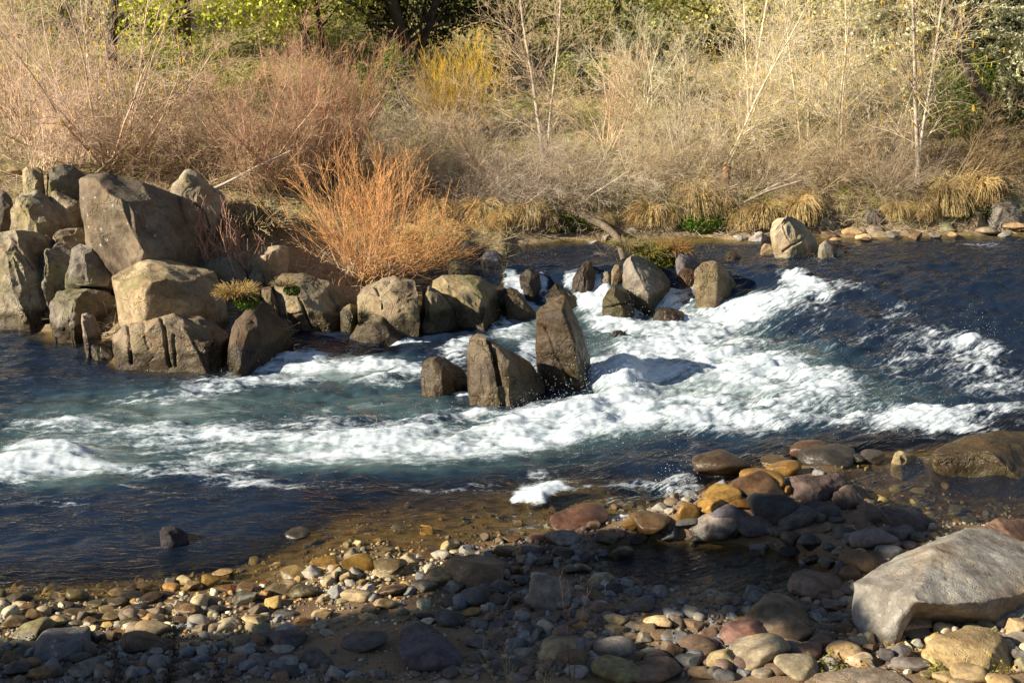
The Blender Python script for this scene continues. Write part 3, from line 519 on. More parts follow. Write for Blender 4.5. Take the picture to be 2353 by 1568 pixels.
 ("narrow standing pillar of rock with a black mossy right side", 'the narrow pillar', 'rock_moss', (.25, .205, .14), 'B', [[(1128, 418, 0), (1190, 405, .05), (1235, 430, .25), (1330, 560, .5), (1400, 630, .6), (1500, 705, .6), (1480, 728, .5), (1250, 745, .2), (1170, 765, -.05), (1147, 645, 0), (1196, 425, -.08), (1200, 560, -.1), (1210, 690, -.1)]], (1175, 765), dict(thick=.9, soft=3)),
 ("wide mossy boulder at the lip of the small waterfall", 'the waterfall-lip boulder', 'rock_moss', (.27, .225, .13), 'B', [[(1200, 375, .2), (1290, 345, .3), (1450, 365, .4), (1560, 370, .6), (1650, 440, .7), (1685, 550, .7), (1705, 650, .6), (1640, 715, .3), (1590, 720, .0), (1500, 700, -.05), (1470, 645, -.02), (1380, 595, 0), (1300, 520, .0), (1230, 420, .05), (1500, 455, .0), (1560, 525, -.12), (1592, 690, -.15)]], (1590, 720), dict(thick=1.1, soft=4)),
 ("low rounded brown rock with a bright waterline before the tan slab", 'the low rounded rock', 'rock', (.25, .205, .15), 'B', [[(640, 780, .1), (720, 665, .1), (800, 625, .1), (880, 615, .15), (950, 660, .2), (1050, 735, .25), (1115, 795, .2), (1000, 805, -.05), (850, 812, -.1), (780, 800, -.08), (700, 790, -.02), (820, 700, -.14)]], (850, 805), dict(thick=.6, soft=7, step=.015)),
 ("dark rock shelf upstream of the waterfall-lip boulder", 'the dark shelf', 'rock', (.12, .10, .075), 'B', [[(1310, 260, .1), (1380, 225, .1), (1470, 270, .1), (1515, 310, .1), (1490, 365, -.05), (1420, 375, -.1), (1390, 335, -.1)]], (1440, 375), dict(thick=.5)),
 ("dark grey boulder with a pale nose where the quiet pool begins", 'the pale-nosed boulder', 'rock', (.17, .16, .14), 'B', [[(1388, 155, .1), (1440, 110, .1), (1510, 130, .15), (1577, 182, .2), (1560, 245, .05), (1480, 262, -.1), (1420, 212, -.05), (1470, 190, -.12)]], (1480, 262), dict(thick=.6)),
 ("low lilac-grey rock awash in the quiet pool", 'the lilac awash rock', 'rock', LILAC, 'B', [[(1540, 225, 0), (1580, 186, .05), (1640, 178, .1), (1700, 215, .1), (1705, 265, 0), (1600, 275, -.05)]], (1620, 272), dict(thick=.4, soft=7)),
 ("small pale rock between the dark shelf and the waterfall", 'the pale rock above the fall', 'rock', (.34, .29, .23), 'B', [[(1395, 340, 0), (1440, 285, .05), (1490, 300, .1), (1500, 350, .05), (1430, 365, -.05)]], (1450, 366), dict(thick=.35)),
 ("dark wet boulder in the middle of the small waterfall", 'the boulder in the fall', 'rock_wet', (.13, .095, .06), 'B', [[(1700, 460, .15), (1740, 420, .2), (1800, 440, .15), (1870, 530, .05), (1928, 605, 0), (1912, 655, -.05), (1800, 640, -.05), (1720, 600, 0), (1800, 520, -.08)]], (1820, 660), dict(thick=.6)),
 ("dark wet pointed rock standing at the top of the small waterfall", 'the pointed fall rock', 'rock_wet', (.075, .06, .045), 'B', [[(1812, 355, .1), (1860, 310, .1), (1910, 293, .1), (1950, 340, .15), (1965, 420, .1), (1910, 500, -.05), (1865, 455, -.05)]], (1905, 520), dict(thick=.4)),
 ("dark shark-fin rock poking up beside the grassy islet", 'the shark-fin rock', 'rock_wet', (.115, .09, .06), 'B', [[(2160, 395, .05), (2225, 320, .05), (2268, 240, .1), (2320, 250, .15), (2345, 330, .2), (2352, 480, .15), (2260, 475, -.05), (2168, 465, -.05), (2270, 330, -.08)]], (2260, 480), dict(thick=.5, soft=5)),
 ("low dark rock slab water pours over, above the upright blade", 'the poured-over slab', 'rock_wet', (.10, .078, .055), 'B', [[(1990, 480, .1), (2060, 392, .3), (2130, 430, .35), (2220, 500, .25), (2250, 570, .05), (2150, 590, -.05), (2000, 540, 0)]], (2130, 600), dict(thick=.6)),
 ("tall dark blade of rock standing upright in the rapids", 'the upright blade', 'rock_wet', (.125, .096, .066), 'B', [[(1918, 592, .05), (1950, 552, .02), (2056, 500, .05), (2108, 484, .1), (2160, 550, .2), (2200, 640, .25), (2240, 740, .3), (2290, 860, .35), (2322, 950, .4), (2275, 1000, .3), (2262, 1110, .05), (2180, 1140, -.02), (2110, 1140, -.03), (2020, 1085, 0), (1990, 1000, 0), (1950, 830, 0), (1918, 650, 0), (2095, 560, -.05), (2125, 650, -.10), (2200, 830, -.12), (2268, 1090, -.08)]], (2120, 1140), dict(thick=.45, soft=3, step=.03, cracks=[(1990, 730, 2150, 1090, 2.0, .03), (2125, 600, 2200, 800, 1.5, .02)], strata=.006, shrink=.12, chips=4)),
 ("big split rock with a bright left slab amid the rapids", 'the split rock', 'rock_wet', (.25, .20, .14), 'B', [[(1452, 832, .15), (1474, 752, .1), (1520, 728, .1), (1585, 755, .05), (1615, 850, -.02), (1640, 1010, -.1), (1690, 1220, -.12), (1600, 1205, -.1), (1480, 1182, -.02), (1475, 1130, 0), (1500, 960, .05), (1458, 905, .12)], [(1600, 790, .1), (1760, 870, .3), (1890, 960, .45), (1930, 1020, .5), (1990, 1095, .5), (1985, 1145, .4), (1940, 1190, .2), (1870, 1260, .0), (1730, 1262, -.12), (1695, 1225, -.05), (1650, 1060, 0), (1640, 960, 0), (1770, 960, -.02), (1800, 1100, -.12)]], (1740, 1258), dict(thick=.5, soft=4, step=.03, voxel=.0125, chips=5, cracks=[(1600, 780, 1680, 1100, 2.6, .07), (1550, 980, 1570, 1180, 1.2, .02)])),
 ("small twin-lobed rock with a notch, nearest the smooth green water", 'the notched rock', 'rock_wet', (.19, .155, .115), 'B', [[(1130, 910, 0), (1180, 885, 0), (1220, 893, .02), (1290, 910, .1), (1322, 950, .15), (1335, 1020, .15), (1390, 1180, .1), (1280, 1190, -.08), (1190, 1180, -.05), (1155, 1060, 0), (1130, 950, 0), (1250, 1000, -.1)], [(1290, 910, .2), (1350, 950, .25), (1420, 990, .3), (1478, 1065, .3), (1465, 1120, .25), (1400, 1130, .15), (1330, 1010, .15)]], (1270, 1190), dict(thick=.3, soft=5)),
 ("broad grey boulder with a black side beside the grassy islet", 'the broad islet boulder', 'rock_moss', (.25, .225, .19), 'C', [[(424, 255, .05), (455, 225, .1), (500, 205, .1), (570, 210, .15), (640, 240, .35), (700, 310, .5), (760, 380, .6), (805, 430, .65), (855, 490, .65), (780, 520, .5), (650, 570, .2), (600, 600, .0), (570, 590, -.02), (540, 460, 0), (450, 410, 0), (425, 330, .02), (560, 240, -.02), (610, 345, -.1), (615, 455, -.12), (598, 585, -.1)]], (590, 598), dict(thick=.9, soft=4, step=.03)),
 ("dark mossy rock crouching below the broad islet boulder", 'the crouching mossy rock', 'rock_wet', (.14, .12, .055), 'C', [[(293, 525, .02), (340, 450, .05), (400, 410, .1), (450, 420, .15), (490, 500, .2), (530, 590, .2), (545, 630, .1), (430, 665, -.05), (320, 658, -.05), (300, 570, 0), (420, 520, -.1)]], (420, 665), dict(thick=.5, soft=5, cracks=[(300, 580, 480, 540, 1.8, .04)])),
 ("smooth domed tan rock with a wet foot beside white water", 'the domed rock', 'rock_wet', (.36, .295, .205), 'C', [[(922, 300, 0), (968, 255, .05), (1040, 237, .1), (1110, 268, .15), (1172, 340, .25), (1222, 410, .35), (1248, 455, .4), (1190, 530, .1), (1140, 555, -.02), (1000, 535, -.08), (960, 490, -.05), (940, 400, 0), (1090, 330, -.08), (1080, 470, -.14)]], (1060, 552), dict(thick=.6, soft=6, step=.02)),
 ("lilac-grey heart-shaped rock behind the domed rock", 'the heart-shaped rock', 'rock', LILAC, 'C', [[(798, 252, 0), (840, 196, .05), (890, 184, .1), (940, 210, .15), (962, 248, .15), (905, 312, 0), (882, 328, -.05), (850, 292, -.05)]], (885, 345), dict(thick=.4, soft=6)),
 ("small wet brown stone in the smooth water upstream of the domed rock", 'the small upstream stone', 'rock_wet', (.10, .075, .05), 'C', [[(1140, 205, 0), (1165, 184, 0), (1210, 190, .05), (1250, 232, .05), (1235, 252, -.02), (1145, 248, -.03)]], (1195, 252), dict(thick=.25)),
 ("rust-brown wet rock below the heart-shaped rock", 'the rusty rock', 'rock_wet', (.16, .09, .05), 'C', [[(800, 330, .05), (850, 295, .1), (920, 310, .1), (940, 360, .05), (900, 415, -.05), (830, 400, -.05)]], (870, 415), dict(thick=.3)),
 ("little pale stone leaning on the broad islet boulder", 'the leaning stone', 'rock', TAN, 'C', [[(355, 320, 0), (380, 275, .02), (418, 270, .05), (428, 320, .05), (400, 358, -.02), (360, 355, -.03)]], (392, 420), dict(thick=.2)),
 ("little grey rounded stone next to the shark-fin rock", 'the rounded grey stone', 'rock', GREY, 'C', [[(285, 360, 0), (300, 330, .02), (330, 322, .05), (360, 345, .05), (350, 380, -.02), (295, 385, -.03)]], (320, 420), dict(thick=.2)),
 ("small dark rock alone in the white foam", 'the lone foam rock', 'rock_wet', (.07, .06, .06), 'C', [[(345, 775, 0), (375, 730, .02), (420, 724, .05), (458, 738, .05), (420, 770, 0), (370, 795, -.03)]], (400, 790), dict(thick=.2)),
 ("half-drowned brown rock with foam breaking over it", 'the half-drowned rock', 'rock_wet', (.16, .115, .075), 'C', [[(640, 630, 0), (700, 575, .05), (790, 562, .1), (860, 590, .15), (850, 640, .05), (760, 680, -.05), (680, 680, -.05)]], (750, 690), dict(thick=.4, soft=8)),
 ("largest pale boulder at the water's edge on the far bank", 'the far pale boulder', 'rock', (.40, .335, .235), 'C', [[(1448, -22, .05), (1490, -57, .05), (1610, -62, .1), (1680, -10, .25), (1762, 100, .4), (1785, 185, .4), (1740, 228, .1), (1540, 212, -.05), (1510, 160, -.02), (1480, 80, 0), (1620, 60, -.08)]], (1640, 232), dict(thick=.8, soft=5, cracks=[(1540, 190, 1700, 80, 2, .05)])),
 ("grey upright stone pressed against the far pale boulder", 'the far upright stone', 'rock', GREY, 'C', [[(1780, 135, 0), (1830, 105, .05), (1870, 114, .1), (1892, 170, .1), (1902, 230, 0), (1800, 235, -.05)]], (1840, 240), dict(thick=.3)),
 ("small pale cobble at the end of the far pale boulder group", 'the far end cobble', 'rock', PALE, 'C', [[(1895, 185, 0), (1930, 158, .02), (1962, 190, .05), (1940, 225, 0), (1898, 225, -.03)]], (1920, 230), dict(thick=.2)),
 ("small tan stone beside the water side of the far pale boulder", 'the far tan stone', 'rock', TAN, 'C', [[(1375, 172, 0), (1410, 130, .02), (1450, 140, .05), (1515, 190, .05), (1520, 210, 0), (1400, 195, -.03)]], (1440, 212), dict(thick=.2)),
 ("white dry stone on the far waterline beside a thin flat one", 'the white far stone', 'rock', (.48, .46, .46), 'C', [[(1298, 100, 0), (1350, 50, .05), (1385, 46, .08), (1442, 100, .08), (1400, 115, -.02), (1310, 114, -.03)]], (1370, 116), dict(thick=.25)),
 ("thin flat pale stone on the far waterline", 'the thin far stone', 'rock', (.45, .42, .42), 'C', [[(1195, 95, 0), (1220, 75, .02), (1270, 75, .05), (1292, 100, .05), (1240, 108, -.02)]], (1240, 110), dict(thick=.15)),
 ("grey domed boulder at the far right end of the far bank", 'the grey far boulder', 'rock', (.26, .24, .215), 'R', [[(2085, 1420, 0), (2160, 1380, .05), (2280, 1372, .1), (2380, 1400, .2), (2420, 1500, .2), (2300, 1535, -.1), (2150, 1515, -.1), (2200, 1440, -.1)]], (2250, 1545), dict(thick=.8, soft=6)),
 ("tan stone leaning on the grey far boulder", 'the tan far-bank stone', 'rock', TAN, 'R', [[(1985, 1440, 0), (2040, 1412, .02), (2100, 1430, .1), (2085, 1480, .05), (2030, 1510, -.05), (1990, 1490, -.03)]], (2040, 1560), dict(thick=.3)),
 ("brown far-bank boulder under the leaning trunk", 'the brown far-bank boulder', 'rock', (.22, .185, .15), 'R', [[(1215, 1480, 0), (1280, 1415, .05), (1350, 1420, .1), (1402, 1480, .1), (1380, 1530, 0), (1230, 1535, -.05)]], (1310, 1560), dict(thick=.5)),
 ("dark mossy far-bank rock behind the drooping straw tussocks", 'the mossy far-bank rock', 'rock_moss', (.17, .15, .11), 'R', [[(900, 1430, 0), (960, 1405, .05), (1040, 1440, .1), (1020, 1480, 0), (920, 1475, -.05)]], (960, 1530), dict(thick=.4)),
 ("flat pale ledge stone low on the far bank", 'the pale ledge stone', 'rock', PALE, 'R', [[(910, 1520, 0), (960, 1500, .02), (1060, 1510, .1), (1050, 1545, 0), (930, 1550, -.05)]], (980, 1590), dict(thick=.35)),
 ("half-hidden grey ledge rock above the straw tussocks", 'the far grey ledge', 'rock', GREY, 'P', [[(1328, 445, 0), (1345, 428, .05), (1372, 425, .08), (1384, 448, .1), (1376, 462, 0), (1335, 466, -.05)]], (1355, 475), dict(thick=.5)),
 # near bank
 ("huge pale slab of layered grey rock on the near bank", 'the layered slab', 'slab', (.31, .30, .275), 'r', [[(1005, 975, .35), (1150, 880, .55), (1320, 790, .75), (1470, 740, .9), (1690, 645, 1.1), (1850, 665, 1.1), (2010, 735, 1.0), (2140, 800, .9), (2160, 950, .45), (1950, 1045, .15), (1740, 1085, .0), (1560, 1112, -.05), (1385, 1085, -.1), (1200, 1070, .08), (1012, 1090, .25), (1395, 1045, -.06), (1480, 775, .52), (1620, 900, .30)], [(1005, 975, .35), (1200, 900, .45), (1370, 1040, .0), (1385, 1090, -.05), (1280, 1165, -.08), (1210, 1240, -.06), (1170, 1295, 0), (1080, 1312, .05), (1022, 1245, .15), (1012, 1120, .25)]], (1200, 1310), dict(thick=.9, soft=1, step=.006, amp=.004, voxel=.014, strata=.007, chips=2, sink=[.17, .3], shrink=.35, cracks=[(1530, 800, 1580, 1080, 1.0, .008), (1030, 1150, 1330, 1080, 1.4, .018), (1070, 1215, 1290, 1140, 1.4, .018)])),
 ("massive round brown boulder at the head of the side pool", 'the massive brown boulder', 'rock_wet', (.17, .135, .085), 'r', [[(1472, 215, .1), (1530, 162, .3), (1650, 122, .5), (1830, 86, .7), (2000, 92, .8), (2150, 130, .8), (2200, 400, .1), (2000, 405, -.1), (1850, 345, -.1), (1720, 295, -.05), (1620, 258, 0), (1560, 268, -.05), (1480, 265, -.05), (1800, 230, -.1)]], (1750, 352), dict(thick=1.3, soft=7, step=.03)),
 ("big golden-tan kidney stone below the layered slab", 'the golden kidney stone', 'slab', (.42, .315, .16), 'r', [[(1420, 1345, .05), (1490, 1285, .15), (1600, 1255, .2), (1700, 1235, .25), (1800, 1240, .25), (1890, 1290, .2), (1930, 1390, .1), (1962, 1480, 0), (1910, 1512, -.05), (1760, 1472, -.1), (1600, 1422, -.1), (1450, 1402, -.05), (1650, 1320, 0), (1830, 1380, -.05)]], (1720, 1480), dict(thick=.4, soft=9, step=.012, sink=.2)),
 ("broad tan-grey rock at the bottom edge below the cobbles", 'the broad bottom rock', 'slab', (.34, .285, .215), 'r', [[(690, 1560, .05), (780, 1508, .2), (960, 1475, .3), (1150, 1470, .3), (1270, 1500, .25), (1360, 1585, .1), (1360, 1680, -.1), (690, 1680, -.1)]], (1020, 1640), dict(thick=.5, soft=8, sink=.2)),
 ("angular brown boulder with a black right end in the creeklet", 'the angular brown boulder', 'slab', (.235, .19, .13), 'r', [[(308, 1205, 0), (370, 1150, .1), (490, 1045, .3), (560, 1038, .35), (720, 1110, .4), (805, 1190, .4), (795, 1265, .2), (720, 1295, .05), (560, 1275, -.05), (400, 1255, -.08), (320, 1255, -.03), (590, 1150, .02), (700, 1185, .05), (710, 1280, -.05)]], (560, 1280), dict(thick=.5, soft=3, step=.04, sink=.2)),
 ("long box-like brown stone at the shore edge, tan on top", 'the box-like stone', 'slab', (.225, .165, .105), 'c', [[(600, 850, .1), (680, 815, .35), (880, 810, .45), (978, 868, .2), (975, 960, .0), (900, 988, -.05), (760, 992, -.08), (690, 950, -.06), (605, 932, 0), (700, 870, -.05)]], (800, 990), dict(thick=.4, soft=3, step=.02, sink=.2)),
 ("square dark grey upright rock standing among the shaded cobbles", 'the square dark rock', 'slab', (.19, .175, .16), 'c', [[(1103, 945, .05), (1130, 925, .1), (1250, 930, .2), (1340, 960, .2), (1372, 1010, .15), (1350, 1080, .0), (1270, 1130, -.05), (1120, 1140, -.05), (1100, 1050, 0), (1200, 960, -.02)]], (1220, 1135), dict(thick=.3, soft=4, sink=.2)),
 ("large tan block of stone resting on wet sand", 'the tan sand block', 'slab', (.30, .24, .145), 'c', [[(1152, 1380, .05), (1180, 1305, .15), (1280, 1272, .25), (1400, 1285, .25), (1455, 1330, .2), (1455, 1390, .05), (1400, 1430, -.03), (1250, 1432, -.08), (1155, 1425, -.03), (1300, 1345, 0)]], (1300, 1432), dict(thick=.3, soft=5, sink=.2)),
 ("dark blue-grey angular block in the near-left cobbles", 'the dark angular block', 'slab', (.135, .14, .155), 'l', [[(145, 1380, .05), (230, 1290, .2), (280, 1240, .35), (400, 1232, .4), (530, 1232, .4), (535, 1340, .2), (490, 1400, .0), (350, 1430, -.06), (170, 1420, -.05), (270, 1330, .0), (470, 1320, .05)]], (330, 1432), dict(thick=.35, soft=2, sink=.2)),
 ("dark reddish block rising at the tip of the stone ridge", 'the dark ridge block', 'slab', (.12, .085, .075), 'r', [[(620, 362, .1), (700, 345, .2), (870, 350, .3), (950, 330, .35), (982, 380, .3), (950, 415, .2), (870, 445, .05), (800, 485, -.05), (640, 485, -.05), (790, 430, -.02)]], (720, 500), dict(thick=.4, soft=3, sink=.2)),
 ("dark brown slanting block leaning behind the stone ridge", 'the slanting ridge block', 'slab', (.125, .092, .072), 'r', [[(880, 440, .05), (960, 402, .15), (1050, 405, .25), (1142, 502, .25), (1100, 535, .05), (950, 545, -.05), (880, 525, -.02), (900, 470, -.05)]], (1000, 545), dict(thick=.35, soft=3, sink=.2)),
 ("wedge-shaped red-brown rock below the slanting ridge block", 'the red-brown wedge', 'slab', (.16, .115, .09), 'r', [[(932, 622, 0), (1000, 560, .1), (1080, 503, .2), (1150, 530, .25), (1192, 582, .2), (1172, 635, .0), (1050, 645, -.06), (1090, 570, 0)]], (1060, 648), dict(thick=.3, soft=3, sink=.2)),
 ("long dark slab bordering the side pool", 'the long pool slab', 'slab', (.10, .085, .075), 'r', [[(1160, 545, .1), (1240, 505, .2), (1380, 570, .3), (1480, 600, .3), (1505, 650, .15), (1380, 700, 0), (1250, 645, -.05)]], (1330, 700), dict(thick=.4, soft=4, sink=.2)),
 ("red-brown rounded boulder behind the top of the layered slab", 'the red-brown boulder', 'slab', (.17, .105, .075), 'r', [[(1755, 642, .05), (1850, 603, .15), (2010, 603, .2), (2120, 645, .2), (2120, 760, .05), (1960, 720, -.03), (1850, 690, -.03)]], (1960, 740), dict(thick=.4, soft=7, sink=.2)),
 ("long brown rounded boulder with a pale top beside the still pool", 'the long pool-side boulder', 'slab', (.21, .165, .135), 'r', [[(608, 975, .0), (640, 920, .1), (720, 900, .2), (860, 915, .25), (940, 950, .25), (948, 1005, .15), (880, 1045, -.02), (720, 1045, -.08), (630, 1015, -.04), (760, 960, 0)]], (780, 1050), dict(thick=.35, soft=7, sink=.15)),
 ("sharp-edged tan wedge stone on the gravel bar by the rapids", 'the tan wedge stone', 'slab', (.42, .34, .19), 'r', [[(1220, 272, 0), (1245, 212, .05), (1270, 198, .08), (1360, 222, .15), (1420, 272, .15), (1300, 282, -.03), (1275, 240, -.03)]], (1300, 282), dict(thick=.2, soft=2, sink=.15)),
 ("cream flat-topped stone tilted on the sunlit sand", 'the cream tilted stone', 'slab', (.52, .45, .29), 'l', [[(1232, 1240, 0), (1310, 1190, .1), (1370, 1174, .15), (1412, 1190, .15), (1426, 1215, .1), (1400, 1240, .02), (1270, 1262, -.04), (1330, 1215, 0)]], (1320, 1262), dict(thick=.2, soft=6, sink=.12)),
 ("black angular rock standing in the shallow shore water", 'the black shallow-water rock', 'slab', (.045, .042, .048), 'l', [[(935, 680, 0), (960, 650, .05), (1010, 640, .08), (1070, 665, .1), (1112, 692, .1), (1095, 735, .02), (1030, 765, -.05), (945, 745, -.04), (1020, 690, -.05)]], (1020, 762), dict(thick=.3, soft=3, sink=.15)),
]
ROCKS_MADE = []
for k, (label, phrase, mat, col, crop, pieces, base, opt) in enumerate(BOULDERS):
    V, F = rock_body(crop, pieces, base, seed=k, **opt)
    o = finish_rock(V, F, 'boulder' if len(pieces[0]) > 8 else 'rock', mat, tuple(1.0 * v for v in col))
    near = crop in 'lcr'
    tag(o, label, 'boulder' if len(pieces[0]) > 8 else 'rock', 'rocks of the near bank' if near else ('rocks of the far bank' if crop in 'RP' else 'rocks in and beside the rapids'))
    cx = np.mean([pp_(crop, *p[:2])[0] for p in pieces[0]]); cy = np.mean([pp_(crop, *p[:2])[1] for p in pieces[0]])
    LANDMARK.append((cx, cy, phrase)); xs = [pp_(crop, *p[:2]) for pc in pieces for p in pc]
    ROCKS_MADE.append((min(a for a, b in xs), max(a for a, b in xs), min(b for a, b in xs), max(b for a, b in xs), near))
# ================================================================== stones of the near bank
def ico(sub):
    bm = bmesh.new(); bmesh.ops.create_icosphere(bm, subdivisions=sub, radius=1); V = np.array([v.co[:] for v in bm.verts]); F = np.array([[v.index for v in f.verts] for f in bm.faces]); bm.free(); return V, F
def stone_shape(kind, seed, sub=4):
    r = np.random.default_rng(seed); V, F = ico(sub); U = V.copy()
    E = np.unique(np.sort(np.concatenate([F[:, [0, 1]], F[:, [1, 2]], F[:, [2, 0]]]), 1), axis=0)
    pw = {'r': 2.3, 'f': 2.6, 'a': 2.8, 'w': 2.4}[kind]
    V = V / (np.abs(V) ** pw).sum(1)[:, None] ** (1 / pw)
    V = V * (1 + .22 * noise3(U * .8 + seed)[:, None])
    ncut = {'r': 10, 'f': 7, 'a': 13, 'w': 10}[kind]; lo, hi = {'r': (.62, .92), 'f': (.74, .95), 'a': (.50, .82), 'w': (.45, .8)}[kind]
    for _ in range(ncut):
        n = r.normal(size=3); n[2] *= 1.0; n /= np.linalg.norm(n); d = r.uniform(lo, hi)
        V = V - n * np.maximum(0, V @ n - d)[:, None]
    V = lap(V, E, {'r': 3, 'f': 2, 'a': 1, 'w': 1}[kind] if sub >= 4 else 0)
    am = {'r': .02, 'f': .03, 'a': .035, 'w': .035}[kind]
    nn = V / np.linalg.norm(V, axis=1)[:, None]
    V = V + nn * (am * fbm(U * 1.8 + seed * 3.1, 4) + .010 * fbm(U * 7 + seed, 3))[:, None]
    V = (V - (V.max(0) + V.min(0)) / 2) / ((V.max(0) - V.min(0)) / 2)
    return V, F
PROTO = {k: [] for k in 'rafw'}
for k, n in (('r', 12), ('a', 12), ('f', 7), ('w', 6)):
    for j in range(n):
        V, F = stone_shape(k, 100 * 'rafw'.index(k) + j + 1)
        me = mesh_np('stone', V, None, F); PROTO[k].append(me)
CLR = {'tan': (.42, .32, .175), 'cream': (.58, .49, .31), 'ochre': (.38, .24, .07), 'orange': (.40, .21, .07), 'brown': (.165, .115, .07), 'dark brown': (.105, .08, .06), 'red-brown': (.175, .108, .078), 'grey': (.21, .20, .18), 'dark grey': (.095, .09, .088), 'blue-grey': (.13, .134, .138), 'violet-grey': (.15, .141, .138), 'olive': (.22, .19, .10), 'black': (.05, .046, .046), 'pale grey': (.42, .40, .36), 'purple-black': (.10, .088, .11), 'red': (.185, .118, .09), 'grey-tan': (.31, .265, .20)}
AB = {'t': 'tan', 'c': 'cream', 'o': 'ochre', 'n': 'orange', 'b': 'brown', 'd': 'dark brown', 'r': 'red-brown', 'g': 'grey', 'k': 'dark grey', 'u': 'blue-grey', 'v': 'violet-grey', 'l': 'olive', 'x': 'black', 'p': 'pale grey', 'q': 'purple-black', 'e': 'red', 'm': 'grey-tan'}
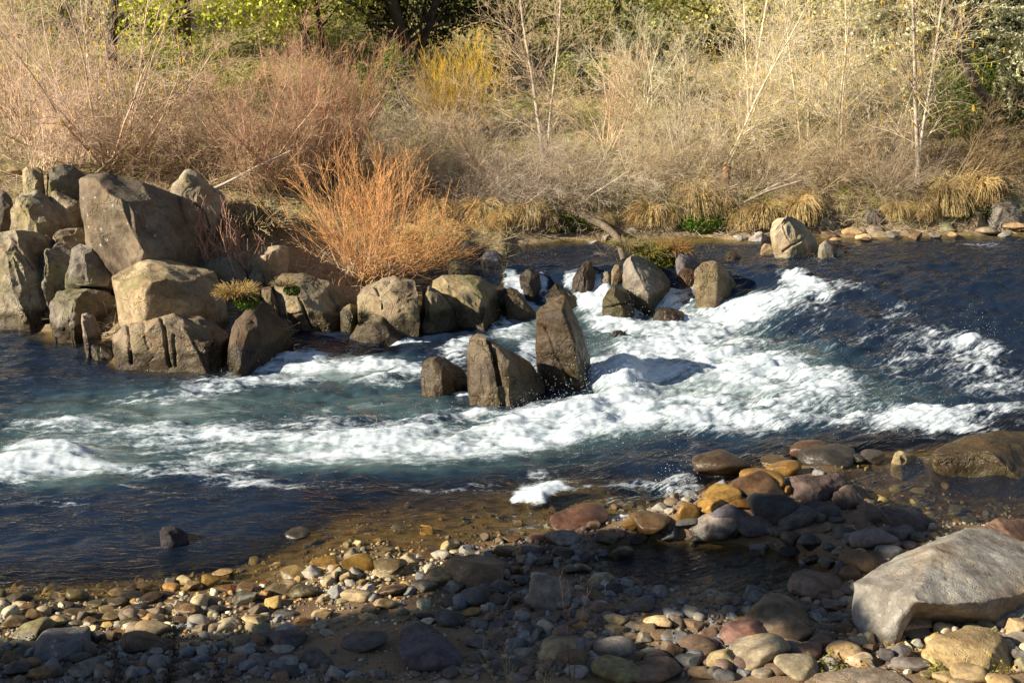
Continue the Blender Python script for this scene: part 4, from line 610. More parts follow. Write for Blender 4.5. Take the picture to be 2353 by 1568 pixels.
# crop, then "x y width height colour shape [w = wet]"
STONES = {'l': """180 1285 230 115 l a;120 1358 115 62 g a;25 1330 85 62 l a;320 1212 122 66 c r;200 1177 112 48 t r;435 1160 106 42 t f;515 1165 76 46 t r;630 1142 92 52 t a;245 1200 62 52 t a;75 1228 130 55 t a;655 1181 98 32 t f;825 1168 78 38 t r;815 1126 92 42 u f;735 1146 66 42 c r;750 1218 112 42 l f;895 1277 188 95 t r;1190 1252 106 56 c a;1105 1142 140 82 t a;1120 1187 52 58 c w;1445 1076 126 100 g a;1550 1056 106 66 n r;1895 1179 116 66 t r;1785 1221 112 30 n f;1675 1171 116 46 v f;1780 1041 152 72 l r;1640 1021 142 46 c f;1695 1006 116 60 t a;1440 1019 102 46 t r;1350 1016 82 46 n r;1560 991 66 36 n r;1855 971 72 50 c a;1955 956 116 112 t a;1735 925 172 120 l r w;1230 980 106 42 o r w;850 1006 82 52 b a w;775 1016 72 46 d a w;685 1036 82 42 t f;90 1090 152 62 d a w;770 1062 130 50 k f;880 1077 122 40 b f;980 1053 82 32 b f;1140 1081 72 46 g r;1225 1091 112 36 c f;1275 1141 90 40 g a;1440 1311 86 52 l r;1525 1322 92 88 b a;1605 1306 96 72 g r;1320 1432 105 62 b a;1865 1442 205 92 k a;1700 1342 190 80 k a;820 1335 240 150 d w;570 1301 82 72 g r;1750 695 122 58 k f w;1310 921 112 52 t f w;180 1461 102 56 b r;470 1432 112 82 k r;660 1432 72 92 g a;550 1482 192 82 v r;470 1512 122 46 g f;1075 1361 72 62 t a;1200 1376 62 62 c w;1140 1336 62 42 t r;1500 1461 122 72 g f;300 1470 90 60 b r;400 1400 90 55 k r;980 1310 90 60 t f;1280 1300 80 40 t f;520 1210 90 50 t r;450 1220 80 40 m f;160 1125 90 40 t f;300 1140 80 35 b f;400 1115 70 35 g r;560 1105 80 35 t f;690 1095 90 35 m f;1000 1095 70 35 t f;1060 1200 80 40 m f;940 1200 90 45 m r;850 1230 70 40 g a;60 1440 120 60 b a;90 1500 140 70 k r;250 1530 150 60 b r;700 1520 120 60 k r;860 1470 110 60 b r;1000 1440 90 60 d a;1130 1500 120 60 k r;1350 1520 110 55 b f;1620 1450 130 60 v f;1720 1510 140 60 k f""",
 'c': """1300 737 196 92 g r;1405 632 312 80 r f w;1815 637 212 100 b r w;1900 671 82 52 g r;1705 637 96 62 o r w;970 802 132 82 l r;1040 817 78 78 b a;1120 802 132 72 k a;1430 832 122 102 v a;1510 967 160 130 m w;1620 1022 142 102 k r;790 1072 162 132 k r;920 1082 112 96 d r;1020 911 62 112 r a;930 1016 122 52 u r;1175 1127 112 84 v r;1285 1112 122 112 g r;1385 1082 84 112 r r;1510 1067 112 82 b r;1525 1116 88 58 p r;1550 1147 152 72 r a;1610 1212 132 58 t r;1620 1270 116 62 t r;1865 1227 152 54 c a;1405 1242 102 62 o a;1470 1302 92 62 t a;1570 1287 62 48 p a;1365 1452 162 142 b r;1510 1452 122 88 p r;1610 1387 212 108 g r;1625 1522 272 132 l r;1840 1512 302 132 e f;1960 1387 102 132 b r;525 1422 332 168 q r;130 1347 252 92 k f;475 1312 232 112 k w;995 1492 192 88 k f;1040 1542 122 72 g r;275 900 190 125 l a w;100 882 212 104 o a w;275 926 148 48 c f w;85 1072 162 78 t a;255 1112 122 68 t r;170 1147 102 72 b r;490 1012 142 78 m r;660 1012 122 84 g a;580 972 192 62 t a;300 1032 152 48 b f;30 957 92 92 t a;640 1202 152 132 k a;500 1172 122 72 x f w;770 1157 98 58 o r;1060 1152 122 62 b a;160 1192 112 42 t f;1800 1092 130 82 k a;1200 860 110 60 k a;1310 810 120 60 d a;1250 790 90 50 b a;1560 720 120 70 b a;1620 690 100 60 r r;1760 720 110 70 d a;1480 640 90 60 b r;1360 900 90 60 v r;1420 900 100 60 g r;1060 970 90 60 k r;1010 1080 90 60 b a;880 1040 80 50 d r;1000 1180 110 70 k r;930 1230 100 60 k a;1160 1190 110 70 b r;1250 1200 120 70 v a;1330 1180 110 60 k r;1440 1170 90 50 g r;1700 1150 110 60 v r;1720 1230 100 55 m f;1800 1260 110 60 b a;1780 1310 100 60 m r;1880 1290 110 60 b r;1700 1300 90 50 t f;1520 1240 90 55 b r;1950 1180 110 60 p a;1740 1420 120 70 b a;1800 1400 110 60 g r;1180 1490 90 50 b a""",
 'r': """180 652 232 142 g r;430 652 176 122 k a;260 577 168 104 q r;530 567 222 112 x r;690 612 202 122 k a;820 567 142 68 k a;430 427 222 98 b a w;470 387 182 98 o r w;235 482 162 84 o a w;165 537 148 72 o a w;25 572 92 112 o r w;600 437 72 58 o a w;345 522 118 58 o a w;600 326 138 62 o r w;550 286 122 38 b f w;215 312 242 64 d r w;750 222 168 62 r r w;850 256 242 62 k f w;1020 256 82 48 k r w;1115 247 102 48 k a w;895 622 82 48 k a;830 672 84 48 b a;1120 737 202 92 v r;1215 812 142 62 u r;1265 697 132 72 v r;1280 647 62 58 p r;1385 722 68 62 k a;1035 872 192 112 b r;985 932 112 82 b r;1040 802 78 32 t f;890 1112 112 78 g a;55 1152 102 84 p r;160 1287 88 102 r r;375 1302 262 132 r r;235 1312 62 78 g r;625 1302 232 82 b r;465 1412 316 162 m r;240 1442 168 142 t r;85 1377 202 112 b r;50 1452 142 84 u r;640 1347 112 62 t a;720 1397 188 88 r r;690 1502 226 132 m r;960 1407 188 78 t r;1045 1442 138 68 c r;830 1352 152 62 b r;1285 1397 132 112 u r;1385 1277 142 84 v a;1385 1337 52 58 g r;1345 1472 192 62 g f;1540 1197 162 112 b a;1340 1222 282 172 m w;1800 1142 222 142 p a;1910 1212 182 92 p a;1965 1242 112 112 t a;1525 1442 182 72 t r;1960 1312 132 72 m f;1985 1422 92 142 g a;1540 1542 102 62 t r;1700 1547 202 72 t r;1880 1102 102 62 t a;1990 1052 92 112 t a;1200 1412 84 112 k a;30 620 110 80 k a;100 720 90 50 k r;310 690 80 60 d a;560 680 90 50 k r;640 720 110 60 d r;760 740 120 60 k a;860 770 90 50 k r;960 700 90 60 k a;930 800 90 40 v f;860 870 110 50 v r;1000 740 80 60 d r;1100 660 100 60 d a;1230 760 100 50 g r;1330 760 90 50 k f;600 1100 60 40 g r;840 1060 110 60 d a;960 1040 90 50 k a;900 1180 90 50 v f;950 1250 90 50 b r;1040 1330 100 60 m r;1110 1360 90 60 b a;980 1310 80 50 b r;880 1300 80 50 b f;560 1500 130 70 b r;470 1520 110 60 m r;250 1530 120 60 v r;120 1520 150 70 b r;360 1220 110 60 o r;80 1240 110 50 b r;1260 1290 100 60 b f;1880 1390 120 60 b a;1450 1520 90 40 l f;1640 1600 140 60 t r"""}
placed = []     # world x, y, radius
REC = []
def put_stone(px, py, wpx, hpx, clr, kind, wet, world=None):
    r = RNG
    if kind == 'r' and clr != 'cream' and wpx < 62 and r.random() < .45: kind = 'a'
    if world is None: g = ground_hit(px, py + hpx * .22)
    else: g = np.array(world)
    dist = math.sqrt(g[0] ** 2 + g[1] ** 2 + (g[2] - CAMZ) ** 2); m_px = dist / FPX
    a = wpx * m_px / 2; dep = a * r.uniform(.72, .95)
    # seen height = top-down depth * sin + height * cos
    sn = (CAMZ - g[2]) / dist; hh = (hpx * m_px - 2 * dep * sn * .55) / max(.4, math.sqrt(1 - sn * sn)) / 2
    hh = min(max(hh, a * (.36 if kind == 'f' else .52)), a * 1.15)
    me = PROTO[kind][r.integers(len(PROTO[kind]))]
    o = bpy.data.objects.new('stone', me); COL.objects.link(o)
    zr = r.uniform(-.35, .35) + (math.pi if r.random() < .5 else 0)
    a *= 1.14; dep *= 1.14; o.scale = (a, dep, hh); o.rotation_euler = (r.normal(0, .10), r.normal(0, .10), zr)
    o.location = (g[0], g[1] + dep * .35, g[2] + hh * .46)
    c = np.array(CLR[clr]) * r.uniform(.88, 1.14); c = c * (1 + r.normal(0, .03, 3)); o.color = (*np.clip(c, .01, .8), 1)
    o.material_slots and None
    o['_'] = 0; del o['_']
    placed.append((g[0], g[1] + dep * .35, max(a, dep)))
    cx, cy = proj(np.array(g[0]), np.array(g[1]), np.array(g[2] + hh * .5))
    REC.append([o, clr, kind, wet, wpx, float(cx), float(cy)])
    if wet: 
        o.data = PROTOW[kind][PROTO[kind].index(me)]
    return o
PROTOW = {}
for k in PROTO:
    PROTOW[k] = []
    for me in PROTO[k]:
        me.materials.append(M['cobble']); m2 = me.copy(); m2.materials.clear(); m2.materials.append(M['cobble_wet']); PROTOW[k].append(m2)
for crop, txt in STONES.items():
    for ent in txt.split(';'):
        t = ent.split(); x, y, w_, h_ = map(float, t[:4]); px, py = pp_(crop, x, y); w_, h_ = (w_ * 1.28, h_ * 1.3) if crop == 'r' and y < 760 else (w_, h_)
        put_stone(px, py, w_ * .3905, h_ * .3905, AB[t[4]], t[5], len(t) > 6)
def blocked(px, py, pad=0):
    for a, b, c, d, near in ROCKS_MADE:
        if near and a - pad < px < b + pad and c - pad < py < d + pad: return True
    return False
PXY = [(r[5], r[6], r[4]) for r in REC]
def sandy(px, py):
    s = np.maximum(1 - sstep(.5, 1.05, ellip(px, py, 900, 1520, 330, 95, -3)), .9 * (1 - sstep(.4, 1.1, ellip(px, py, 800, 1418, 240, 40, 2))))
    return s
pal_lit = ['tan', 'tan', 'cream', 'grey-tan', 'ochre', 'brown', 'grey', 'olive', 'orange', 'brown', 'grey-tan']  # lighter, warmer stones for the sunlit zones, sunlight put into the colour
pal_shade = ['dark grey', 'brown', 'grey', 'violet-grey', 'dark brown', 'red-brown', 'blue-grey', 'grey', 'brown', 'grey-tan']  # darker stones for the shaded zones, shade put into the colour
tries = 0
while len(REC) < 300 and tries < 30000:
    tries += 1
    px = RNG.uniform(-20, 2370); py = RNG.uniform(1190, 1575); ys = np.interp(px, SHX, SHY)
    if py < ys - 15 or RNG.random() < float(sandy(px, py)): continue
    if blocked(px, py, 12) or ellip(px, py, 1650, 1318, 285, 82, 4) < .9 or ellip(px, py, 2250, 1145, 330, 85, 5) < .95: continue
    w_ = RNG.uniform(34, 66)
    if any(abs(px - a) < (w_ + c) * .46 and abs(py - b) < (w_ + c) * .30 for a, b, c in PXY): continue
    kind = RNG.choice(list('raaaafww')); pal = pal_lit if (px < 1000 and py < 1470) or px > 1950 else pal_shade
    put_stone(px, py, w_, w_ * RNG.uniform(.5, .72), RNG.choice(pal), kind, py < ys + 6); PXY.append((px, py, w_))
# descriptions, each from what sets the stone apart
SHAPE = {'r': 'rounded', 'a': 'angular', 'f': 'flat', 'w': 'wedge-shaped'}
LM = [l for l in LANDMARK if l[1] > 1000]
def describe(recs, noun, landmarks):
    by = {}
    for r in recs:
        o, clr, kind, wet, wpx, cx, cy = r
        size = 'large' if wpx > 72 else ('small' if wpx < 42 else 'medium')
        d = [math.hypot((cx - l[0]), 1.6 * (cy - l[1])) for l in landmarks]; k = int(np.argmin(d)); lx, ly, ph = landmarks[k]
        dx, dy = cx - lx, cy - ly
        rel = ('left of' if dx < 0 else 'right of') if abs(dx) > 1.5 * abs(dy) else ('behind' if dy < 0 else 'in front of')
        by.setdefault((size, ('wet ' if wet else '') + clr, SHAPE[kind], rel, ph), []).append((d[k], o))
    ORD = ['nearest', 'second nearest', 'third nearest', 'fourth nearest', 'fifth nearest', 'sixth nearest', 'seventh nearest', 'eighth nearest', 'ninth nearest', 'tenth nearest', 'eleventh nearest', 'twelfth nearest']
    for (size, clr, sh, rel, ph), v in by.items():
        v.sort(key=lambda t: t[0])
        for i, (dd, o) in enumerate(v):
            if len(v) == 1: lab = f'{size} {clr} {sh} {noun} {rel} {ph}'
            elif len(v) == 2: lab = f'{size} {clr} {sh} {noun} {rel} {ph}, {("nearer", "farther")[i]} of two'
            else: lab = f'{size} {clr} {sh} {noun} {rel} {ph}, {ORD[min(i, 11)]} to it'
            tag(o, lab, noun, 'stones of the cobble beach')
describe(REC, 'stone', LM)
# everything smaller: one mass of pebbles
def pebble_mass(n, lo, hi, sub, seed, ybias):
    r = np.random.default_rng(seed); prot = [stone_shape(k, 900 + seed * 10 + i, sub) for i, k in enumerate('aafaawfa')]
    px = r.uniform(-150, 2500, n * 3); py = 1050 + 560 * r.random(n * 3) ** ybias
    p = atZ(px, py, .03); x, y = p[:, 0], p[:, 1]
    ys = np.interp(px, SHX, SHY); dn = py - ys
    cl = .55 + .5 * n2(x, y, 1.6, 21, 3)
    keep = (dn > -170) & (r.random(n * 3) < np.where(dn < 0, np.clip(.55 + dn / 300, .12, 1), 1)) & (r.random(n * 3) < np.clip(cl, .25, 1)) & (r.random(n * 3) > sandy(px, py) * (.98 if lo > .02 else .8))
    x, y, dn, px = x[keep][:n], y[keep][:n], dn[keep][:n], px[keep][:n]; m = len(x); z = terrain(x, y)
    # not inside the bigger stones
    pl = np.array(placed); ok = np.ones(m, bool)
    for i in range(0, m, 2000):
        d = np.hypot(x[i:i + 2000, None] - pl[None, :, 0], y[i:i + 2000, None] - pl[None, :, 1]); ok[i:i + 2000] = (d > pl[None, :, 2] * .7).all(1)
    x, y, z, dn, px = x[ok], y[ok], z[ok], dn[ok], px[ok]; m = len(x)
    s = lo * (hi / lo) ** (r.random(m) ** 1.6)
    py2 = proj(x, y, z)[1]; wm = (((px < 1050) & (py2 < 1480)) | (px > 1950)) & (r.random(m) < .9); pls = np.array([CLR[c] for c in pal_lit + pal_shade]); cols = pls[np.where(wm, r.integers(0, len(pal_lit), m), len(pal_lit) + r.integers(0, len(pal_shade), m))] * r.uniform(.75, 1.2, (m, 1))  # pebbles in the sunlit zones are coloured brighter than those in the shade
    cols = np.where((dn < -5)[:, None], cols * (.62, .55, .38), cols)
    VV, FF, CC, off = [], [], [], 0
    pi = r.integers(0, len(prot), m); ang = r.uniform(0, 6.28, m); asp = r.uniform(.6, 1, m); fl = r.uniform(.45, .8, m)
    for k, (V, F) in enumerate(prot):
        I = np.where(pi == k)[0]; c, s_ = np.cos(ang[I]), np.sin(ang[I]); v = V[None] * np.stack([s[I], s[I] * asp[I], s[I] * fl[I]], -1)[:, None]
        X_ = v[..., 0] * c[:, None] - v[..., 1] * s_[:, None] + x[I, None]; Y_ = v[..., 0] * s_[:, None] + v[..., 1] * c[:, None] + y[I, None]; Z_ = v[..., 2] + (z[I] + s[I] * fl[I] * .35)[:, None]
        VV.append(np.stack([X_, Y_, Z_], -1).reshape(-1, 3)); FF.append((F[None] + (off + len(V) * np.arange(len(I)))[:, None, None]).reshape(-1, 3)); CC.append(np.repeat(cols[I], len(V), 0)); off += len(V) * len(I)
    return np.concatenate(VV), np.concatenate(FF), np.concatenate(CC)
a = pebble_mass(1700, .024, .075, 3, 1, .85); b = pebble_mass(16000, .006, .022, 1, 2, .8)
me = mesh_np('pebbles', np.concatenate([a[0], b[0]]), None, np.concatenate([a[1], b[1] + len(a[0])])); attr_col(me, 'tint', np.concatenate([a[2], b[2]]))
tag(link('pebbles', me, M['pebble']), 'small mixed pebbles and gravel between the stones', 'pebbles', kind='stuff')
# stones along the far waterline
REC2 = []
for px, py, w_, h_, clr, kind in [(1445, 540, 26, 18, 'tan', 'r'), (1395, 545, 22, 14, 'grey', 'a'), (1455, 530, 22, 16, 'pale grey', 'r'), (1960, 535, 46, 24, 'tan', 'r'), (2010, 530, 40, 22, 'grey-tan', 'a'), (1985, 545, 34, 16, 'cream', 'f'), (1875, 520, 44, 28, 'grey', 'r'), (1905, 540, 30, 18, 'brown', 'r'), (2050, 540, 34, 18, 'grey', 'a'), (1700, 545, 26, 12, 'pale grey', 'f'), (2270, 530, 46, 20, 'grey-tan', 'f'), (2330, 520, 50, 20, 'tan', 'f'), (2240, 510, 26, 20, 'tan', 'r'), (2105, 545, 30, 14, 'brown', 'r'), (1940, 515, 30, 20, 'olive', 'a'), (2000, 505, 40, 24, 'grey', 'a'), (1140, 590, 26, 14, 'pale grey', 'r'), (1850, 500, 26, 20, 'grey-tan', 'r'), (1365, 556, 16, 7, 'pale grey', 'f'), (880, 395, 36, 20, 'grey-tan', 'a'), (930, 410, 44, 22, 'tan', 'f'), (1000, 400, 30, 18, 'grey-tan', 'r'), (870, 378, 26, 20, 'cream', 'r'), (700, 420, 40, 20, 'grey-tan', 'a'), (985, 440, 40, 18, 'grey', 'a'), (1050, 420, 30, 16, 'tan', 'a'), (1620, 450, 30, 18, 'brown', 'a'), (2200, 360, 30, 16, 'grey', 'a'), (30, 395, 30, 20, 'tan', 'a'), (2150, 545, 24, 12, 'grey', 'r'), (2190, 540, 22, 12, 'tan', 'r'), (2310, 540, 28, 12, 'grey', 'r'), (1990, 550, 18, 9, 'brown', 'r'), (1920, 550, 24, 10, 'tan', 'f')]:
    n0 = len(REC); put_stone(px, py, w_, h_, clr, kind, False); r = REC.pop(n0); r[4] *= 1.9; REC2.append(r)
describe(REC2, 'stone', [l for l in LANDMARK if 360 < l[1] < 640])
for r in REC2: r[0]['group'] = 'stones of the far bank'
# ================================================================== plants
def tubes(P, R, sides=3, tone=None):
    """P (n,k,3) polylines with radii R (n,k) -> verts, quads, tone"""
    n, k, _ = P.shape; T = np.gradient(P, axis=1); T /= np.maximum(np.linalg.norm(T, axis=2, keepdims=True), 1e-9)
    ref = np.where(np.abs(T[..., 2:3]) < .9, np.array((0, 0, 1.0)), np.array((1.0, 0, 0)))
    A = np.cross(T, ref); A /= np.maximum(np.linalg.norm(A, axis=2, keepdims=True), 1e-9); B = np.cross(T, A)
    an = np.arange(sides) * 2 * math.pi / sides
    V = P[:, :, None] + R[:, :, None, None] * (A[:, :, None] * np.cos(an)[:, None] + B[:, :, None] * np.sin(an)[:, None])
    i = np.arange(n * k * sides).reshape(n, k, sides); j = np.roll(i, -1, 2)
    q = np.stack([i[:, :-1], j[:, :-1], j[:, 1:], i[:, 1:]], -1).reshape(-1, 4)
    t = np.ones(n) if tone is None else tone
    return V.reshape(-1, 3), q, np.repeat(t, k * sides)
def merge(parts):
    VV, QQ, TT, o = [], [], [], 0
    for V, q, t in parts:
        VV.append(V); QQ.append(q + o); TT.append(t if t.ndim == 2 else np.repeat(t[:, None], 3, 1)); o += len(V)
    return np.concatenate(VV), np.concatenate(QQ), np.concatenate(TT)
def plant_mesh(name, parts, smooth=True):
    V, q, t = merge(parts); me = mesh_np(name, V, q, None, smooth); attr_col(me, 'tone', t); return me
def unit(v): return v / np.maximum(np.linalg.norm(v, axis=-1, keepdims=True), 1e-9)
def grow(r, PP, PR, n, lmin, lmax, ang, k=5, up=.1, wob=.12, rf=.6, t0=.2, t1=1.0, bend=0.0, rmin=.0018, minr=None):
    m, kp, _ = PP.shape; seg = np.linalg.norm(np.diff(PP, axis=1), axis=2).sum(1)
    idx = r.choice(m, n, p=seg / seg.sum()); t = r.uniform(t0, t1, n) * (kp - 1.001); i0 = t.astype(int); f = (t - i0)[:, None]
    pos = PP[idx, i0] * (1 - f) + PP[idx, i0 + 1] * f; tan = unit(PP[idx, i0 + 1] - PP[idx, i0]); rad = PR[idx, i0] * (1 - f[:, 0]) + PR[idx, i0 + 1] * f[:, 0]
    pr = unit(np.cross(tan, r.normal(size=(n, 3)))); a = np.radians(r.uniform(ang[0], ang[1], n))[:, None]
    d = unit(tan * np.cos(a) + pr * np.sin(a) + np.array((0, 0, up)))
    L = r.uniform(lmin, lmax, n) * (1.15 - .5 * t / kp); P = np.empty((n, k, 3)); P[:, 0] = pos
    for j in range(1, k):
        d = unit(d + r.normal(0, wob, (n, 3)) + np.array((0, 0, bend))); P[:, j] = P[:, j - 1] + d * (L / (k - 1))[:, None]
    r0 = np.maximum(rad * rf, rmin); R = np.maximum(r0[:, None] * np.linspace(1, .35, k), rmin * .75)
    return P, R
def stems(r, n, h, spread, lean=(0, 0), k=9, r0=.02, wob=.07, up=.06, jitter=.12, pw=.6):
    az = r.uniform(0, 6.283, n); el = np.radians(spread) * r.random(n) ** pw; L = h * r.uniform(.7, 1.05, n)
    d = np.stack([np.sin(el) * np.cos(az) + lean[0], np.sin(el) * np.sin(az) + lean[1], np.cos(el)], -1); d = unit(d)
    P = np.empty((n, k, 3)); P[:, 0] = np.concatenate([r.normal(0, jitter, (n, 2)), np.full((n, 1), -.08)], 1)
    for j in range(1, k):
        d = unit(d + r.normal(0, wob, (n, 3)) + np.array((0, 0, up))); P[:, j] = P[:, j - 1] + d * (L / (k - 1))[:, None]
    R = (r0 * r.uniform(.6, 1.1, n))[:, None] * np.linspace(1, .22, k); return P, R
def tn(r, n, lo=.75, hi=1.2): return r.uniform(lo, hi, n)
def leaves(r, cen, size, tone=(.7, 1.25), hue=None, flat=0.0):
    n = len(cen); a = unit(r.normal(size=(n, 3))); b = unit(np.cross(a, r.normal(size=(n, 3)))); s = size * r.uniform(.6, 1.3, n)[:, None]
    V = np.stack([cen - a * s, cen + b * s * .55, cen + a * s, cen - b * s * .55], 1).reshape(-1, 3)
    t = np.repeat(r.uniform(*tone, n), 4); t = np.repeat(t[:, None], 3, 1)
    if hue is not None: t = t * np.repeat(hue, 4, 0)
    return V, np.arange(4 * n).reshape(n, 4), t
def shrub_meshes(seed, kind):
    """(stem mesh, crown mesh) around the origin, unit size about as tall as given in KIND"""
    r = np.random.default_rng(seed)
    if kind == 'fan':
        S = stems(r, 15, 3.0, 62, r0=.021, up=.05); B = grow(r, *S, 150, .5, 1.2, (18, 50), 6, .05, .1, .55, .12); Cc = grow(r, *B, 800, .2, .6, (20, 55), 4, .05, .12, .6, .15, rmin=.0024); D = grow(r, *Cc, 1500, .08, .26, (20, 60), 3, .05, .15, .7, .2, rmin=.0019)
    elif kind == 'droop':
        S = stems(r, 14, 2.0, 82, r0=.016, up=-.02, pw=.45); B = grow(r, *S, 170, .5, 1.1, (15, 45), 6, .0, .09, .55, .15, bend=-.05); Cc = grow(r, *B, 900, .2, .55, (15, 50), 4, .0, .12, .6, .15, bend=-.03, rmin=.0022); D = grow(r, *Cc, 1600, .08, .24, (20, 60), 3, 0, .15, .7, .2, rmin=.0018)
    elif kind == 'whips':
        S = stems(r, 46, 1.8, 34, r0=.010, up=.03, jitter=.16); B = grow(r, *S, 330, .3, .8, (8, 26), 5, .08, .06, .55, .1, rmin=.003); Cc = grow(r, *B, 900, .12, .4, (10, 30), 4, .06, .08, .6, .1, rmin=.0022); D = grow(r, *Cc, 700, .06, .2, (15, 40), 3, .05, .1, .7, .2)
    elif kind == 'sprig':
        S = stems(r, 15, 1.8, 36, r0=.014, up=.03, jitter=.2); B = grow(r, *S, 60, .3, .9, (10, 30), 5, .08, .06, .6, .1, rmin=.006); Cc = grow(r, *B, 70, .15, .4, (12, 32), 4, .06, .08, .7, .1, rmin=.005); D = grow(r, *Cc, 40, .06, .2, (15, 40), 3, .05, .1, .7, .2, rmin=.005)
    elif kind == 'tree':
        S = stems(r, 2, 5.0, 9, r0=.042, up=.05, wob=.035, jitter=.06, k=12); B = grow(r, *S, 90, .5, 1.4, (35, 62), 7, .10, .09, .28, .06); Cc = grow(r, *B, 560, .25, .8, (22, 55), 5, .04, .12, .6, .12, rmin=.0026); D = grow(r, *Cc, 1700, .10, .32, (20, 60), 3, .02, .14, .7, .2, rmin=.0019)
    elif kind == 'dense':
        S = stems(r, 26, 2.2, 70, r0=.014, up=.02, pw=.5); B = grow(r, *S, 260, .4, .9, (15, 50), 5, .0, .12, .55, .1); Cc = grow(r, *B, 1100, .15, .5, (20, 60), 4, .0, .14, .6, .1, rmin=.0022); D = grow(r, *Cc, 1300, .06, .2, (20, 60), 3, 0, .15, .7, .2)
    st = plant_mesh('stem', [tubes(*S, 5, tn(r, len(S[0]), .55, 1.35)), tubes(*B, 3, tn(r, len(B[0]), .5, 1.3))])
    cr = plant_mesh('crown', [tubes(*Cc, 3, tn(r, len(Cc[0]))), tubes(*D, 3, tn(r, len(D[0]), .85, 1.3))])
    cat = None
    if kind in ('tree', 'fan'):
        n = 320 if kind == 'tree' else 220; idx = r.integers(0, len(Cc[0]), n); p = Cc[0][idx, -1]; P = np.stack([p, p - (0, 0, .03), p - (0, 0, .075)], 1) + np.stack([np.zeros((n, 3)), r.normal(0, .006, (n, 3)), r.normal(0, .008, (n, 3))], 1)
        cat = plant_mesh('catkin_foliage', [tubes(P, np.tile((.005, .0075, .004), (n, 1)), 4)])
    return st, cr, cat
PROT = {}
def bare(kind, px, py, scale, rot, col, label, cat='shrub', seed=None, group='bare shrubs of the far bank', name=None, lean=(0, 0), catcol=(.72, .50, .07), stemcol=None, sx=1.0, Yoff=0.0, catkins=True):
    key = (kind, seed)
    if key not in PROT: PROT[key] = shrub_meshes(hash(kind) % 97 * 0 + {'fan': 1, 'droop': 2, 'whips': 3, 'tree': 4, 'dense': 5, 'sprig': 6}[kind] * 100 + (seed or 0), kind)
    st, cr, ct = PROT[key]
    g = ground_hit(px, py); name = name or ('bare_tree' if kind == 'tree' else 'bare_shrub')
    e = bpy.data.objects.new(name, None); COL.objects.link(e); e.location = (g[0], g[1] + Yoff, float(terrain(g[0], g[1] + Yoff)) if g[2] > .2 else g[2]); e.rotation_euler = (lean[1], lean[0], rot); e.scale = (scale * sx, scale, scale)
    e.empty_display_size = .2
    tag(e, label, cat, group)
    for me, c in ((st, stemcol or (tuple(v * .85 for v in col) if kind == 'tree' else tuple(v * .82 for v in col))), (cr, col)):
        o = link(me.name.split('.')[0] if me.name.startswith('stem') is False else ('trunk' if kind == 'tree' else 'stem'), me, M['twig'], e); o.color = (*c, 1)
    if ct is not None and catkins:
        o = link('catkin_foliage', ct, M['leaf'], e); o.color = (*catcol, 1)
    return e
PINK = (.74, .55, .41); REDT = (.66, .39, .26); GREYT = (.66, .56, .42); TANT = (.82, .70, .49); ORNG = (.72, .37, .14); YELW = (.80, .50, .04)
W_ = math.radians
